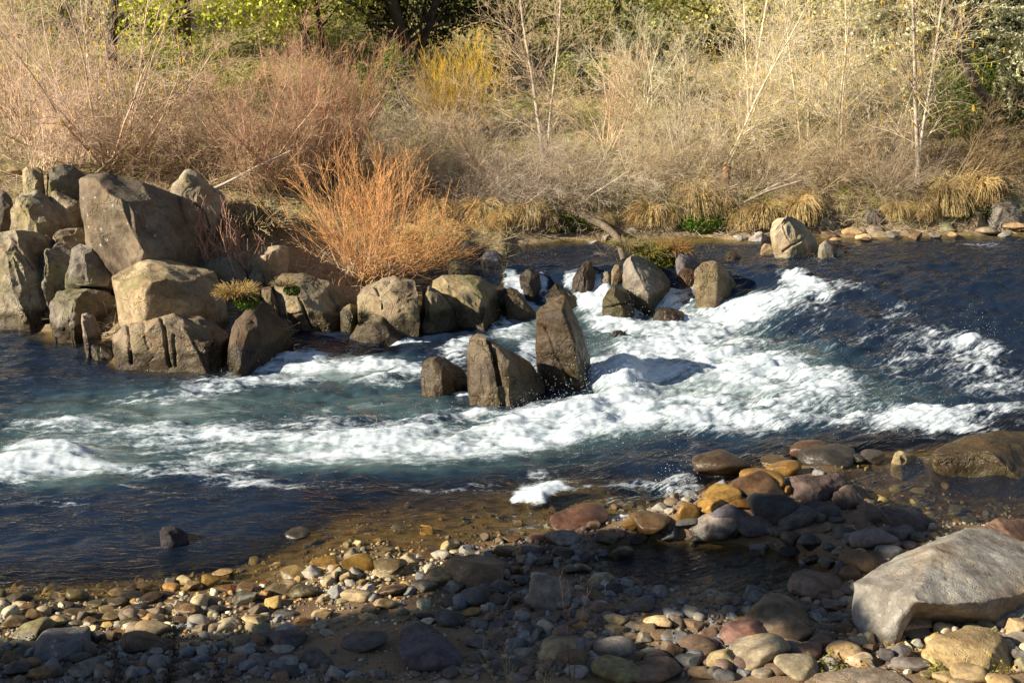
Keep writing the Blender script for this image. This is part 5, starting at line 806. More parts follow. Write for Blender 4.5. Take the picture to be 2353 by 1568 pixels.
BARE = [
 ('fan', 250, 388, .95, .3, PINK, 'tall multi-stemmed bare alder with pale trunks behind the big lichen boulder', 1, {}),
 ('droop', 95, 392, .9, 1.9, PINK, 'low pink bare shrub spreading behind the top blocks of the rock pile', 1, {}),
 ('fan', 60, 330, .7, 2.7, PINK, 'pink bare shrub cut by the picture edge, behind the square block', 2, {}),
 ('droop', 400, 372, .8, .6, (0.609, 0.440, 0.272), 'arching bare shrub between the big lichen boulder and the pale angular boulder', 2, {}),
 ('fan', 590, 425, .66, 4.1, (0.630, 0.390, 0.240), 'reddish bare shrub fanning up behind the pale angular boulder', 2, {'catkins': False}),
 ('fan', 690, 430, .70, 5.2, REDT, 'tallest red-brown shrub directly behind the orange willow', 3, {'catkins': False}),
 ('whips', 760, 400, .95, .5, (0.588, 0.320, 0.176), 'straight-stemmed red-brown shrub behind the left half of the orange willow', 2, {}),
 ('droop', 560, 385, .75, 2.5, (0.630, 0.450, 0.280), 'low grey-pink thicket above the pale angular boulder', 1, {}),
 ('fan', 830, 385, .42, 1.1, GREYT, 'grey bare shrub standing left of the yellow willow', 1, {'catkins': False}),
 ('droop', 960, 405, .62, 3.3, GREYT, 'low grey shrub in front of the yellow willow', 2, {}),
 ('droop', 1120, 420, .7, 5.0, (0.651, 0.470, 0.296), 'low pinkish shrub spreading beneath the slender double-stemmed sapling', 1, {}),
 ('droop', 1335, 478, .62, 1.0, GREYT, 'grey shrub splayed low over the water beside the leaning log', 2, {}),
 ('tree', 1250, 400, .92, .2, (0.693, 0.520, 0.336), 'slender pale double-stemmed sapling right of the yellow willow', 1, {'cat': 'tree', 'stemcol': (.42, .35, .27), 'catkins': False}),
 ('dense', 1470, 425, .62, 2.0, (0.588, 0.470, 0.288), 'dense grey rounded thicket above the straw tussocks', 1, {}),
 ('fan', 1580, 425, .52, 3.0, GREYT, 'grey shrub leaning over the middle straw tussocks', 1, {'catkins': False}),
 ('tree', 1650, 405, .75, 2.4, TANT, 'bare tree leaning steeply left above the middle straw tussocks', 2, {'cat': 'tree', 'lean': (-.55, 0)}),
 ('tree', 1715, 300, .85, 4.0, TANT, 'pale straight bare tree behind the leaning one', 1, {'cat': 'tree'}),
 ('tree', 1850, 340, .8, 1.2, TANT, 'bare tree tilting left with yellow catkins', 2, {'cat': 'tree', 'lean': (-.38, 0)}),
 ('tree', 1935, 395, .85, 5.6, TANT, 'bare tree with a thick pale trunk above the far pale boulder', 2, {'cat': 'tree', 'lean': (-.1, 0)}),
 ('tree', 2110, 432, 1.05, .9, (0.756, 0.600, 0.376), 'tallest pale twin-trunked tree near the lichen-hung tree', 1, {'cat': 'tree', 'stemcol': (.44, .375, .30)}),
 ('dense', 1760, 420, .62, 1.4, (0.630, 0.500, 0.304), 'tangled grey thicket behind the far pale boulder', 1, {}),
 ('dense', 1960, 420, .55, 3.6, (0.567, 0.430, 0.272), 'brown-grey thicket at the foot of the twin-trunked tree', 1, {}),
 ('fan', 2040, 380, .6, 2.2, GREYT, 'fanned grey shrub left of the twin-trunked tree', 3, {}),
 ('fan', 1560, 330, .62, 5.9, TANT, 'tan bare shrub above the dense rounded thicket', 2, {}),
 ('fan', 1400, 330, .55, 3.9, (0.693, 0.490, 0.304), 'pinkish bare shrub right of the slender sapling', 3, {'catkins': False}),
 ('whips', 1060, 318, .82, 0, YELW, 'bright yellow-orange willow with upright stems below the dark oak', 1, {'name': 'yellow_willow', 'group': 'coloured willows', 'stemcol': (.42, .34, .10)}),
 ('whips', 1000, 312, .6, 2.0, (0.483, 0.320, 0.080), 'dull yellow willow clump beside the brighter one below the dark oak', 2, {'name': 'yellow_willow', 'group': 'coloured willows'}),
 ('dense', 2240, 410, .42, .8, (0.273, 0.180, 0.088), 'brown tangled shrub in front of the dark trunk', 1, {}),
 ('dense', 2330, 405, .4, 4.4, (0.294, 0.200, 0.096), 'small brown shrub at the far right of the bank', 1, {}),
 ('dense', 340, 388, .62, .7, (0.651, 0.470, 0.296), 'brushy thicket between the tall alder and the pale angular boulder', 1, {}),
 ('droop', 480, 418, .6, 3.9, (0.630, 0.460, 0.288), 'low twigs sprawling over the top of the pale angular boulder', 2, {}),
 ('dense', 640, 432, .62, 5.1, (0.651, 0.460, 0.288), 'brushy thicket left of the orange willow, below the reddish shrubs', 1, {}),
 ('droop', 760, 440, .62, .2, (0.651, 0.440, 0.264), 'low twigs spreading behind the crown of the orange willow', 1, {}),
 ('dense', 905, 425, .55, 2.2, (0.651, 0.500, 0.312), 'small tangled thicket among the pale slope stones', 1, {}),
 ('droop', 1040, 455, .55, 4.4, (0.672, 0.520, 0.328), 'low twigs hanging over the broad straw tussock', 2, {}),
 ('dense', 1215, 450, .5, 1.3, (0.609, 0.470, 0.296), 'small thicket at the foot of the slender sapling', 1, {}),
 ('droop', 1420, 455, .55, 2.9, (0.651, 0.510, 0.320), 'low arching twigs over the large straw dome', 1, {}),
 ('droop', 1640, 440, .55, 5.6, (0.651, 0.510, 0.320), 'drooping twigs above the tallest straw tussock', 2, {}),
 ('droop', 1880, 440, .5, 1.9, (0.630, 0.490, 0.304), 'low twigs behind the round straw tussock', 2, {}),
 ('dense', 160, 380, .6, 2.6, PINK, 'pink tangled thicket left of the tall alder', 1, {}),
 ('droop', 1085, 478, .62, 2.4, (.52, .43, .34), 'grey twigs trailing over the pool edge right of the orange willow', 1, {}),
 ('droop', 1185, 490, .58, .9, (.50, .41, .33), 'grey twigs arching to the water between the broad tussock and the splayed shrub', 2, {}),
 ('dense', 1290, 462, .55, 3.3, (.50, .41, .32), 'tangled grey thicket behind the dome-shaped straw tussock', 1, {}),
 ('droop', 1545, 452, .45, 4.2, (.54, .45, .35), 'long drooping twigs between the large straw dome and the tallest tussock', 1, {}),
 ('droop', 1725, 452, .45, 1.3, (.56, .46, .36), 'long bare twigs sweeping down left of the far pale boulder', 2, {}),
 ('dense', 2030, 455, .5, .4, (.46, .36, .26), 'brown tangle above the brown far-bank stones', 1, {}),
 ('droop', 2180, 440, .7, 2.9, (0.378, 0.270, 0.152), 'low shrub over the tussocks right of the twin-trunked tree', 1, {}),
]
LV = []
for kind, px, py, s, rot, c, lab, seed, kw in BARE:
    kw = dict(kw); bare(kind, px, py, s, rot, c, lab, seed=seed, **kw); LV.append((px, py - 60, 'the ' + lab.split(' ', 1)[1] if False else lab))
# rows of lesser bare shrubs farther up the slope
BACK = []
for px, py, kd, sd, c in [(20, 270, 'fan', 3, PINK), (1480, 250, 'fan', 2, TANT), (1790, 240, 'tree', 2, TANT), (1900, 270, 'fan', 2, TANT), (2000, 250, 'tree', 1, TANT), (200, 170, 'tree', 1, (.66, .54, .42)), (60, 170, 'tree', 2, (.66, .54, .42)), (480, 390, 'dense', 1, (.36, .26, .2)), (1010, 330, 'dense', 1, (.38, .29, .21))]:
    e = bare(kd, px, py, RNG.uniform(.5, .68), RNG.uniform(0, 6.28), tuple(min(.75, v) for v in c), '', seed=sd, group='bare shrubs farther up the slope', cat='tree' if kd == 'tree' else 'shrub', catkins=px < 900 or px > 1650)
    BACK.append((e, {PINK: 'pink', TANT: 'tan', GREYT: 'grey'}.get(c, 'brownish'), kd, px, py))
seen = {}
HEROV = [(250, 250, 'the tall multi-stemmed alder'), (690, 250, 'the red-brown shrubs'), (1060, 230, 'the yellow willow'), (1250, 200, 'the slender sapling'), (1470, 370, 'the rounded grey thicket'), (1715, 180, 'the straight bare tree'), (1935, 220, 'the thick-trunked bare tree'), (2110, 220, 'the twin-trunked tree'), (930, 90, 'the dark oak'), (450, 60, 'the yellow-green evergreen')]
for e, cn, kd, px, py in BACK:
    d = [math.hypot(px - a, py - 90 - b) for a, b, _ in HEROV]; k = int(np.argmin(d)); a, b, ph = HEROV[k]
    side = 'left' if px < a else 'right'; w = {'fan': 'fanned bare shrub', 'dense': 'tangled bare shrub', 'whips': 'upright-stemmed shrub', 'tree': 'thin bare tree', 'droop': 'arching shrub'}[kd]
    lab = f'{cn} {w} upslope {side} of {ph}'
    seen[lab] = seen.get(lab, 0) + 1
    e['label'] = lab if seen[lab] == 1 else lab + ', ' + ('', '', 'higher one', 'third one')[min(seen[lab], 3)]
# the orange willow on the rocks: dense low fan of red whips over grey old stems
r = np.random.default_rng(77)
S = stems(r, 80, 1.45, 82, r0=.0075, up=.075, jitter=.17, wob=.07, pw=.55, k=9); B = grow(r, *S, 760, .25, .75, (8, 34), 5, .08, .10, .6, .15, rmin=.0024); Cc = grow(r, *B, 2300, .1, .36, (12, 42), 4, .04, .12, .65, .15, rmin=.0018)
e = bpy.data.objects.new('orange_willow', None); COL.objects.link(e); g = ground_hit(850, 668); e.location = (g[0], g[1] + .25, max(g[2], .35)); e.scale = (.95, .75, 1.0); tag(e, 'bright orange-red willow bush growing over the tan slab', 'shrub', 'coloured willows')
o = link('stem', plant_mesh('stem', [tubes(*S, 4, tn(r, len(S[0])))]), M['twig'], e); o.color = (.46, .31, .20, 1)
o = link('crown', plant_mesh('crown', [tubes(*B, 3, tn(r, len(B[0]), .45, 1.3)), tubes(*Cc, 3, tn(r, len(Cc[0]), .5, 1.4))]), M['twig'], e); o.color = (*ORNG, 1)
for px, py, s, rot, lab in [(500, 625, .42, .4, 'sparse red twigs sprouting between the boulders beside the big lichen boulder'), (560, 650, .45, 1.5, 'thin red sapling twigs rising from the mossy grass clump'), (440, 600, .32, 2.2, 'shortest tuft of red twigs at the foot of the big lichen boulder')]:
    bare('sprig', px, py, s, rot, (.66, .36, .25), lab, seed=3, name='willow_shrub', group='coloured willows', sx=1.3)
for px, py, s, rot, lab in [(1500, 592, .38, .4, 'tangled dry twigs on the small grassy islet')]:
    bare('dense', px, py, s, rot, (.42, .33, .20), lab, seed=1, name='dry_shrub', group='dry plants by the water')
# ------------------------------------------------------------------ straw tussocks
def tussock(seed, n=1500):
    r = np.random.default_rng(seed); az = r.uniform(0, 6.283, n); k = 7; rad = r.random(n) ** .5 * .13
    P = np.empty((n, k, 3)); P[:, 0] = np.stack([np.cos(az) * rad, np.sin(az) * rad, r.uniform(.06, .20, n)], -1); el = np.radians(r.uniform(5, 88, n)); d = np.stack([np.cos(az) * np.sin(el), np.sin(az) * np.sin(el), np.cos(el)], -1); L = r.uniform(.25, .55, n)
    for j in range(1, k):
        d = unit(d + r.normal(0, .10, (n, 3)) + np.array((0, 0, -.52))); P[:, j] = P[:, j - 1] + d * (L / (k - 1))[:, None]
    lop = unit(r.normal(size=3)) * (.5, .5, 0); P += (P[:, :, 2:3] - .15) * lop * r.uniform(0, .9) ; P[:, :, 2] = np.maximum(P[:, :, 2] + .05 * noise3(P.reshape(-1, 3) * 4 + seed).reshape(n, k), -.14)
    R = np.tile(np.linspace(.0038, .0018, k), (n, 1)); return tubes(P, R, 3, r.uniform(.55, 1.25, n))
TUS = [plant_mesh('tussock', [tussock(s, n_)]) for s, n_ in ((1, 1500), (2, 900), (3, 1300), (4, 600), (5, 1600), (6, 1000), (7, 750))]
for i, (px, py, s, lab) in enumerate([(1005, 505, 1.0, 'straw tussock tucked behind the right edge of the orange willow'), (1015, 540, .8, 'lower straw tussock between the orange willow and the quiet pool'), (1100, 505, 1.1, 'broad straw tussock drooping over the pool beside the orange willow'), (1150, 520, .7, 'small tussock hanging to the water between two broad ones'), (1205, 515, 1.0, 'straw tussock hanging under the splayed grey shrub'), (1255, 525, .75, 'small straw tussock left of the leaning log'), (1322, 490, .95, 'dome-shaped straw tussock directly behind the leaning log'), (1385, 520, .7, 'thin straw tussock right of the leaning log'), (1490, 505, 1.15, 'large straw dome beneath the rounded grey thicket'), (1540, 520, .7, 'small tussock right of the large straw dome'), (1605, 480, 1.25, 'tallest straw tussock, above the bright green moss'), (1660, 490, .95, 'straw tussock with a shaded hollow beside the tallest one'), (1700, 520, .7, 'scruffy small tussock between the mossy patch and the far pale boulder'), (1762, 510, 1.05, 'slanting straw tussock left of the far pale boulder'), (1835, 500, 1.05, 'round straw tussock right behind the far pale boulder'), (1855, 470, .65, 'small straw mop above the round tussock'), (2180, 470, 1.0, 'straw tussock beside the leaning mossy trunk'), (2245, 455, 1.2, 'brown grass dome farthest along the bank'), (2120, 500, .7, 'low dry tussock below the leaning mossy trunk'), (2060, 500, .6, 'tiny tussock among the brown far-bank stones'), (978, 585, 1.1, 'golden straw tuft at the right foot of the orange willow'), (1020, 575, 1.0, 'straw tuft above the dark shelf right of the orange willow')]):
    g = ground_hit(px, py); m = TUS[(i * 3) % 7]; o = link('straw_tussock', m, M['grass'], None, (g[0], g[1] + .05, g[2] + .05)); s *= RNG.uniform(.62, .9); o.scale = (s * RNG.uniform(1.0, 1.35), s, s * RNG.uniform(.85, 1.15)); o.rotation_euler = (0, 0, RNG.uniform(0, 6.28)); c = np.array((.88, .69, .33)) * RNG.uniform(.72, 1.02); o.color = (*c, 1)
    tag(o, lab, 'tussock', 'straw tussocks along the far bank')
def on_surface(px, py, default=.6):
    g = ground_hit(px, py); return g
def grass_clump(name, px, py, Y, s, col, lab, n=500, mosscol=None):
    r = np.random.default_rng(int(px)); az = r.uniform(0, 6.283, n); k = 5; rad = r.random(n) ** .5 * .16; P = np.empty((n, k, 3)); P[:, 0] = np.stack([np.cos(az) * rad, np.sin(az) * rad, 0 * az], -1); d = unit(np.stack([np.cos(az) * .5, np.sin(az) * .5, r.uniform(.3, 1.3, n)], -1)); L = r.uniform(.07, .20, n)
    for j in range(1, k): d = unit(d + r.normal(0, .18, (n, 3)) + np.array((0, 0, -.24))); P[:, j] = P[:, j - 1] + d * (L / (k - 1))[:, None]
    p = atY(px, py, Y); e = bpy.data.objects.new(name, None); COL.objects.link(e); e.location = p; e.scale = (s, s, s); tag(e, lab, 'grass clump', 'grass clumps on the rocks')
    o = link('blade_foliage', plant_mesh('blade_foliage', [tubes(P, np.tile(np.linspace(.0042, .002, k), (n, 1)), 3, r.uniform(.5, 1.2, n))]), M['grass'], e); o.color = (*col, 1)
    if mosscol:
        c = unit(r.normal(size=(900, 3))) * np.array((.15, .12, .09)) * r.uniform(.7, 1.1, (900, 1)) + np.array((.12, -.04, -.08)); o = link('moss_foliage', plant_mesh('moss_foliage', [leaves(r, c, .018)]), M['leaf'], e); o.color = (*mosscol, 1)
    return e
def rockY(base): return ground_hit(*base)[1]
Yg = rockY(pp_('A', 1200, 1425))
grass_clump('grass_clump', 545, 676, Yg + .16, .85, (.58, .42, .16), 'golden grass clump with bright moss wedged between tan boulders', 900, (.08, .13, .01))
grass_clump('grass_clump', 655, 655, Yg + .9, .6, (.45, .37, .20), 'small pale grass tuft draped on the green-stained boulder', 350, (.08, .13, .01))
gp = ground_hit(590, 480); grass_clump('dry_grass_clump', 590, 520, gp[1] - .6, 2.0, (.50, .41, .24), 'bleached clump of bent dry stems left of the orange willow', 420)
Yi = ground_hit(*pp_('C', 590, 598))[1]
grass_clump('grass_clump', 1495, 582, Yi + .9, 1.1, (.40, .36, .10), 'yellow-green mossy grass tuft on the small islet', 600, (.20, .22, .02)); grass_clump('grass_clump', 1548, 575, Yi + .9, 1.0, (.42, .24, .08), 'rusty brown grass tuft on the small islet', 450); grass_clump('grass_clump', 1440, 565, Yi + .9, .8, (.46, .38, .18), 'straw-coloured grass tuft at the tip of the leaning log', 350)
for px, py, c, lab in [(1610, 515, (.10, .20, .01), 'bright green moss hummock under the tallest straw tussock'), (1330, 520, (.13, .15, .02), 'olive moss hummock on the bank by the leaning log'), (2230, 490, (.09, .10, .02), 'dark moss hummock on the bank near the leaning mossy trunk'), (1255, 515, (.16, .18, .03), 'yellow-green moss patch left of the leaning log')]:
    r = np.random.default_rng(px); g = ground_hit(px, py); c_ = unit(r.normal(size=(2200, 3))) * np.array((.42, .25, .16)) * r.uniform(.9, 1.06, (2200, 1)) + np.array((0, 0, .0)); o = link('moss_foliage', plant_mesh('moss_foliage', [leaves(r, c_, .024)]), M['leaf'], None, (g[0], g[1] + .1, g[2])); o.name = 'moss_hummock'; o.color = (*c, 1); tag(o, lab, 'moss', 'moss along the far bank')
# ------------------------------------------------------------------ logs, dead wood
def limb(name, pts, r0, r1, col, lab, cat, k=24, wob=.012, parent=None, sides=8):
    pts = np.array(pts, float); t = np.linspace(0, len(pts) - 1, k); P = np.stack([np.interp(t, np.arange(len(pts)), pts[:, a]) for a in range(3)], -1)
    for _ in range(3): P[1:-1] = .25 * P[:-2] + .5 * P[1:-1] + .25 * P[2:]
    P = P + wob * np.stack([noise3(P * 2.3 + 10 * a) for a in range(3)], -1)
    R = np.linspace(r0, r1, k) * (1 + .16 * noise3(P * 5)); me = plant_mesh(name, [tubes(P[None], R[None], sides)]); o = link(name, me, M['twig'], parent); o.color = (*col, 1)
    if parent is None: tag(o, lab, cat)
    return o, P, R
def pxs(lst, dz=0):
    return [tuple(atY(x, y, Y)) for x, y, Y in lst]
Yl = ground_hit(1300, 500)[1]
limb('leaning_log', pxs([(1270, 478, Yl + .2), (1330, 488, Yl), (1390, 520, Yl - .8), (1420, 545, Yl - 1.3), (1432, 600, Yl - 1.8)]), .06, .04, (.13, .10, .07), 'grey-brown log slanting from the far bank down into the water', 'log')
Yl = ground_hit(2120, 490)[1]
limb('leaning_log', pxs([(2040, 405, Yl + .6), (2090, 455, Yl + .2), (2150, 500, Yl), (2185, 540, Yl - .2)]), .05, .10, (.22, .20, .11), 'mossy bare trunk slanting down the far bank to the waterline', 'log')
Yl = ground_hit(560, 400)[1]
limb('dead_branch', pxs([(468, 442, Yl - .9), (540, 410, Yl - .9), (590, 385, Yl - .8), (668, 346, Yl - .6)]), .02, .012, (.48, .42, .34), 'pale dead branch lying across the pale angular boulder', 'branch')
for pts, lab in [([(1690, 475), (1760, 440), (1840, 415)], 'bare grey pole lying across the thicket behind the far pale boulder'), ([(1660, 440), (1668, 400), (1672, 380)], 'short orange-brown broken stump above the tallest straw tussock'), ([(2160, 335), (2220, 350), (2290, 375)], 'fallen grey stick below the dark trunk')]:
    Yl = ground_hit(*pts[0])[1]; st = 'stump' in lab
    limb('broken_stump' if st else 'dead_branch', pxs([(a, b, Yl - .1) for a, b in pts]), .07 if st else .022, .06 if st else .015, (.38, .22, .11) if st else (.40, .33, .25), lab, 'stump' if st else 'branch')
# ------------------------------------------------------------------ leafy trees behind
def crown_leaves(r, clumps, n, size, hue=None, tone=(.6, 1.3)):
    cl = np.array(clumps); w = (cl[:, 3:] .prod(1)) ** .67; idx = r.choice(len(cl), n, p=w / w.sum()); u = unit(r.normal(size=(n, 3))) * (r.random(n) ** .45)[:, None]
    c = cl[idx, :3] + u * cl[idx, 3:]; c += .05 * np.stack([noise3(c * 3 + k * 9) for k in range(3)], -1); keep = noise3(c * 2.6 + 3) > -.34; return leaves(r, c[keep], size, tone)
def clumps_for(r, w, h, n):
    out = []
    for _ in range(n):
        u = unit(r.normal(size=3)) * r.random() ** .4; s = r.uniform(.22, .42) * min(w, h); out.append((u[0] * w / 2, u[1] * w / 2 * .7, h * .5 + u[2] * h * .42, s, s * .9, s * .75))
    return out
LEAFT = [ # px base, py base, width, height, colour, label, number of leaves
 (450, 210, 4.2, 3.0, (0.620, 0.620, 0.087), 'yellow-green leafy evergreen right of the dark slim trunk', 9000), (730, 200, 4.0, 3.0, (0.525, 0.507, 0.140), 'olive leafy evergreen between the yellow-green one and the dark oak', 8000), (30, 150, 2.6, 2.8, (0.420, 0.473, 0.087), 'green leafy evergreen cut by the picture edge on the left', 5000), (180, 150, 3.2, 2.6, (0.280, 0.298, 0.078), 'dark green evergreen behind the tall alder', 5000),
 (1180, 210, 3.4, 2.6, (0.350, 0.368, 0.105), 'olive evergreen right of the dark oak', 6000), (1420, 185, 3.6, 2.6, (0.332, 0.350, 0.105), 'dull green evergreen behind the slender sapling', 6000), (1640, 175, 3.6, 2.4, (0.595, 0.560, 0.193), 'pale olive evergreen behind the straight bare tree', 6000), (1860, 175, 3.4, 2.4, (0.560, 0.543, 0.175), 'faded green evergreen behind the thick-trunked bare tree', 6000), (2060, 160, 3.0, 2.6, (0.315, 0.332, 0.105), 'shady green evergreen left of the lichen-hung tree', 5000),
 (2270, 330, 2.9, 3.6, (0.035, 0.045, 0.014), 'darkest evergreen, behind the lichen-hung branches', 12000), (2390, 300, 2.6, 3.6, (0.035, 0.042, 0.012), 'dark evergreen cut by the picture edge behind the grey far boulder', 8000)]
for px, py, w, h, c, lab, n in LEAFT:
    r = np.random.default_rng(px); g = ground_hit(px, py); e = bpy.data.objects.new('evergreen_tree', None); COL.objects.link(e); e.location = (g[0] * (g[1] + 1.8) / g[1], g[1] + 1.8, float(terrain(g[0], g[1] + 1.8)) - .1); tag(e, lab, 'tree', 'leafy evergreens behind the bank')
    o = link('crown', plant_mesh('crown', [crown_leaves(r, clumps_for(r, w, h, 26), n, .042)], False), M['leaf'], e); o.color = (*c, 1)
    S = stems(r, 3, h * .8, 22, r0=.07, k=7); B = grow(r, *S, 24, .4, 1.2, (30, 60), 5, .05, .1, .5, .3)
    o = link('trunk', plant_mesh('trunk', [tubes(*S, 6), tubes(*B, 4)]), M['twig'], e); o.color = (.07, .055, .04, 1)
# green bushes lower down
for px, py, w, h, c, lab, n in [(885, 235, 1.0, .8, (.13, .20, .03), 'small deep-green bush at the foot of the dark oak', 2200), (2190, 300, 1.5, 1.4, (.20, .26, .04), 'bright green leafy bush before the dark trunk', 4200), (1345, 215, 1.8, .7, (.28, .29, .10), 'grassy green bush right of the slender sapling', 2600), (1530, 225, 1.6, .6, (.34, .32, .12), 'faded green bush above the rounded grey thicket', 2200), (560, 250, 1.3, .7, (.32, .32, .08), 'low yellow-green bush beneath the yellow-green evergreen', 2000), (2320, 360, 1.1, .8, (.09, .10, .02), 'low green bush right of the dark trunk', 2000), (420, 215, 1.5, .8, (.26, .28, .05), 'green bush right of the tall alder', 2200)]:
    r = np.random.default_rng(px + 1); g = ground_hit(px, py); o = link('green_bush', plant_mesh('green_bush', [crown_leaves(r, clumps_for(r, w, h, 12), n, .03)], False), M['leaf'], None, g); o.color = (*c, 1); tag(o, lab, 'bush', 'green bushes on the slope')
# the dark oak: two limbs and a shadowy crown
g = ground_hit(938, 178); Yo = g[1]; e = bpy.data.objects.new('dark_oak', None); COL.objects.link(e); tag(e, 'dark forked oak with a nearly black trunk at the top of the slope', 'tree')
o, P1, R1 = limb('trunk', pxs([(942, 185, Yo), (935, 130, Yo), (922, 70, Yo - .1), (898, 0, Yo - .2), (885, -80, Yo - .2)]), .115, .08, (.05, .04, .03), None, None, parent=e)
o, P2, R2 = limb('limb', pxs([(948, 150, Yo), (970, 95, Yo + .1), (995, 30, Yo + .1), (1010, -60, Yo + .1)]), .07, .05, (.05, .04, .03), None, None, parent=e)
r = np.random.default_rng(9); B = grow(r, np.stack([P1, P2]), np.stack([R1, R2]), 40, .5, 1.4, (30, 70), 6, .05, .12, .45, .3); o = link('branch_foliage', plant_mesh('branch_foliage', [tubes(*B, 4)]), M['twig'], e); o.color = (.06, .05, .04, 1)
cl = []
for px, py, s in [(850, 20, .55), (900, 60, .5), (960, 20, .6), (1030, 40, .55), (1080, 10, .6), (830, -60, .8), (960, -80, .9), (1090, -80, .9), (880, -20, .5), (1000, 90, .3), (1130, 40, .5)]:
    p = atY(px, py, Yo + .5 + .2 * r.random()); cl.append((*p, s, s * .9, s * .65))
cl += [(p[0] - 1.6, p[1] - .6, p[2] + .9, .8, .8, .6) for p in [atY(900, -60, Yo), atY(1000, -60, Yo)]]
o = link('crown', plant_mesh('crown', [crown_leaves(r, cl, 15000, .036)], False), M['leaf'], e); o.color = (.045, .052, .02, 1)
g = ground_hit(262, 160); limb('slim_trunk', pxs([(255, 165, g[1]), (258, 90, g[1]), (264, 0, g[1]), (268, -90, g[1])]), .085, .065, (.04, .03, .025), 'dark slim tree trunk rising behind the tall alder', 'tree')
# lichen-hung tree
g = ground_hit(2300, 345); Yl = g[1]; e = bpy.data.objects.new('lichen_tree', None); COL.objects.link(e); tag(e, 'leaning tree hung with pale green lichen over a dark split trunk', 'tree')
_, P1, R1 = limb('trunk', pxs([(2310, 350, Yl), (2290, 270, Yl), (2245, 200, Yl - .3), (2205, 130, Yl - .6), (2190, 40, Yl - .8), (2165, -60, Yl - 1)]), .10, .06, (.20, .165, .12), None, None, parent=e)
limb('broken_stub', pxs([(2295, 330, Yl - .05), (2297, 290, Yl - .08), (2300, 255, Yl - .1)]), .10, .07, (.24, .18, .12), None, None, parent=e, sides=7)
heads = []
for pts in [[(2200, 110), (2250, 75), (2310, 90), (2360, 150)], [(2205, 120), (2270, 110), (2340, 180), (2390, 240)], [(2195, 90), (2150, 60), (2080, 80), (2020, 130)], [(2190, 60), (2120, 20), (2050, 30), (1990, 60)], [(2200, 120), (2150, 130), (2110, 170), (2080, 210)], [(2185, 20), (2240, 10), (2300, 20), (2370, 40)], [(2190, 50), (2170, 100), (2150, 160), (2140, 190)], [(2180, -10), (2100, -20), (2030, 0), (1980, 10)], [(2205, 100), (2290, 60), (2350, 100), (2400, 170)]]:
    q_ = np.array(pxs([(a, b, Yl - .7 - .5 * r.random()) for a, b in pts])); t = np.linspace(0, 3, 8); heads.append(np.stack([np.interp(t, np.arange(4), q_[:, a]) for a in range(3)], -1))
H = np.array(heads); H[:, 1:-1] = .25 * H[:, :-2] + .5 * H[:, 1:-1] + .25 * H[:, 2:]; HR = np.tile(np.linspace(.022, .008, 8), (len(H), 1))
B = grow(r, H, HR, 90, .3, .8, (15, 50), 6, -.05, .1, .6, .15, bend=-.06, rmin=.005); Cc = grow(r, *B, 300, .12, .4, (20, 55), 4, 0, .14, .6, .15, bend=-.03, rmin=.003)
o = link('branch_foliage', plant_mesh('branch_foliage', [tubes(H, HR, 5), tubes(*B, 4), tubes(*Cc, 3)]), M['twig'], e); o.color = (.42, .42, .28, 1)
def along(r, PP, n): 
    m, k, _ = PP.shape; i = r.integers(0, m, n); t = r.uniform(0, k - 1.001, n); a = t.astype(int); f = (t - a)[:, None]; return PP[i, a] * (1 - f) + PP[i, a + 1] * f
cc = np.concatenate([along(r, H, 2400), along(r, B[0], 6500), along(r, Cc[0], 1800)]); cc = cc + r.normal(0, .018, cc.shape)
o = link('lichen_foliage', plant_mesh('lichen_foliage', [leaves(r, cc, .027, (.6, 1.15))], False), M['grass'], e); o.color = (.80, .80, .52, 1)
# ------------------------------------------------------------------ dry grass on the slope
r = np.random.default_rng(21); n = 60000; x = r.uniform(-10, 10, n); y = 17 + 14 * r.random(n) ** .8; D = y - np.interp(x, FSX, FSY); ok = (D > .25) & (np.abs(x) < .40 * y + 1); x, y = x[ok], y[ok]; n = len(x)
dn = np.clip(.5 + .8 * n2(x, y, .7, 5, 3), 0, 1); z = terrain(x, y); k = 4; P = np.empty((n, k, 3)); P[:, 0] = np.stack([x, y, z - .01], -1); d = unit(r.normal(0, .55, (n, 3)) + np.array((0, 0, 1.0))); L = r.uniform(.06, .22, n) * (.6 + .8 * dn); L = L * (1 + 1.3 * (y - np.interp(x, FSX, FSY) < .9) * (r.random(n) < .7))
for j in range(1, k): d = unit(d + r.normal(0, .2, (n, 3)) + np.array((0, 0, -.16))); P[:, j] = P[:, j - 1] + d * (L / (k - 1))[:, None]
V, q, t = tubes(P, np.tile(np.linspace(.0045, .0022, k), (n, 1)), 3, np.ones(n)); gm = (n2(x, y, .55, 41, 3) + .35 * r.normal(size=n) + .35 * (y > 21.5)) > -.02
cb = np.where(gm[:, None], np.array((.42, .50, .08)), np.array((.72, .57, .31))) * r.uniform(.6, 1.2, (n, 1)); me = mesh_np('dry_grass', V, q); attr_col(me, 'tone', np.repeat(cb, k * 3, 0)); o = link('dry_grass', me, M['grass']); o.color = (1, 1, 1, 1); tag(o, 'dry straw and green grass covering the slope', 'grass', kind='stuff')
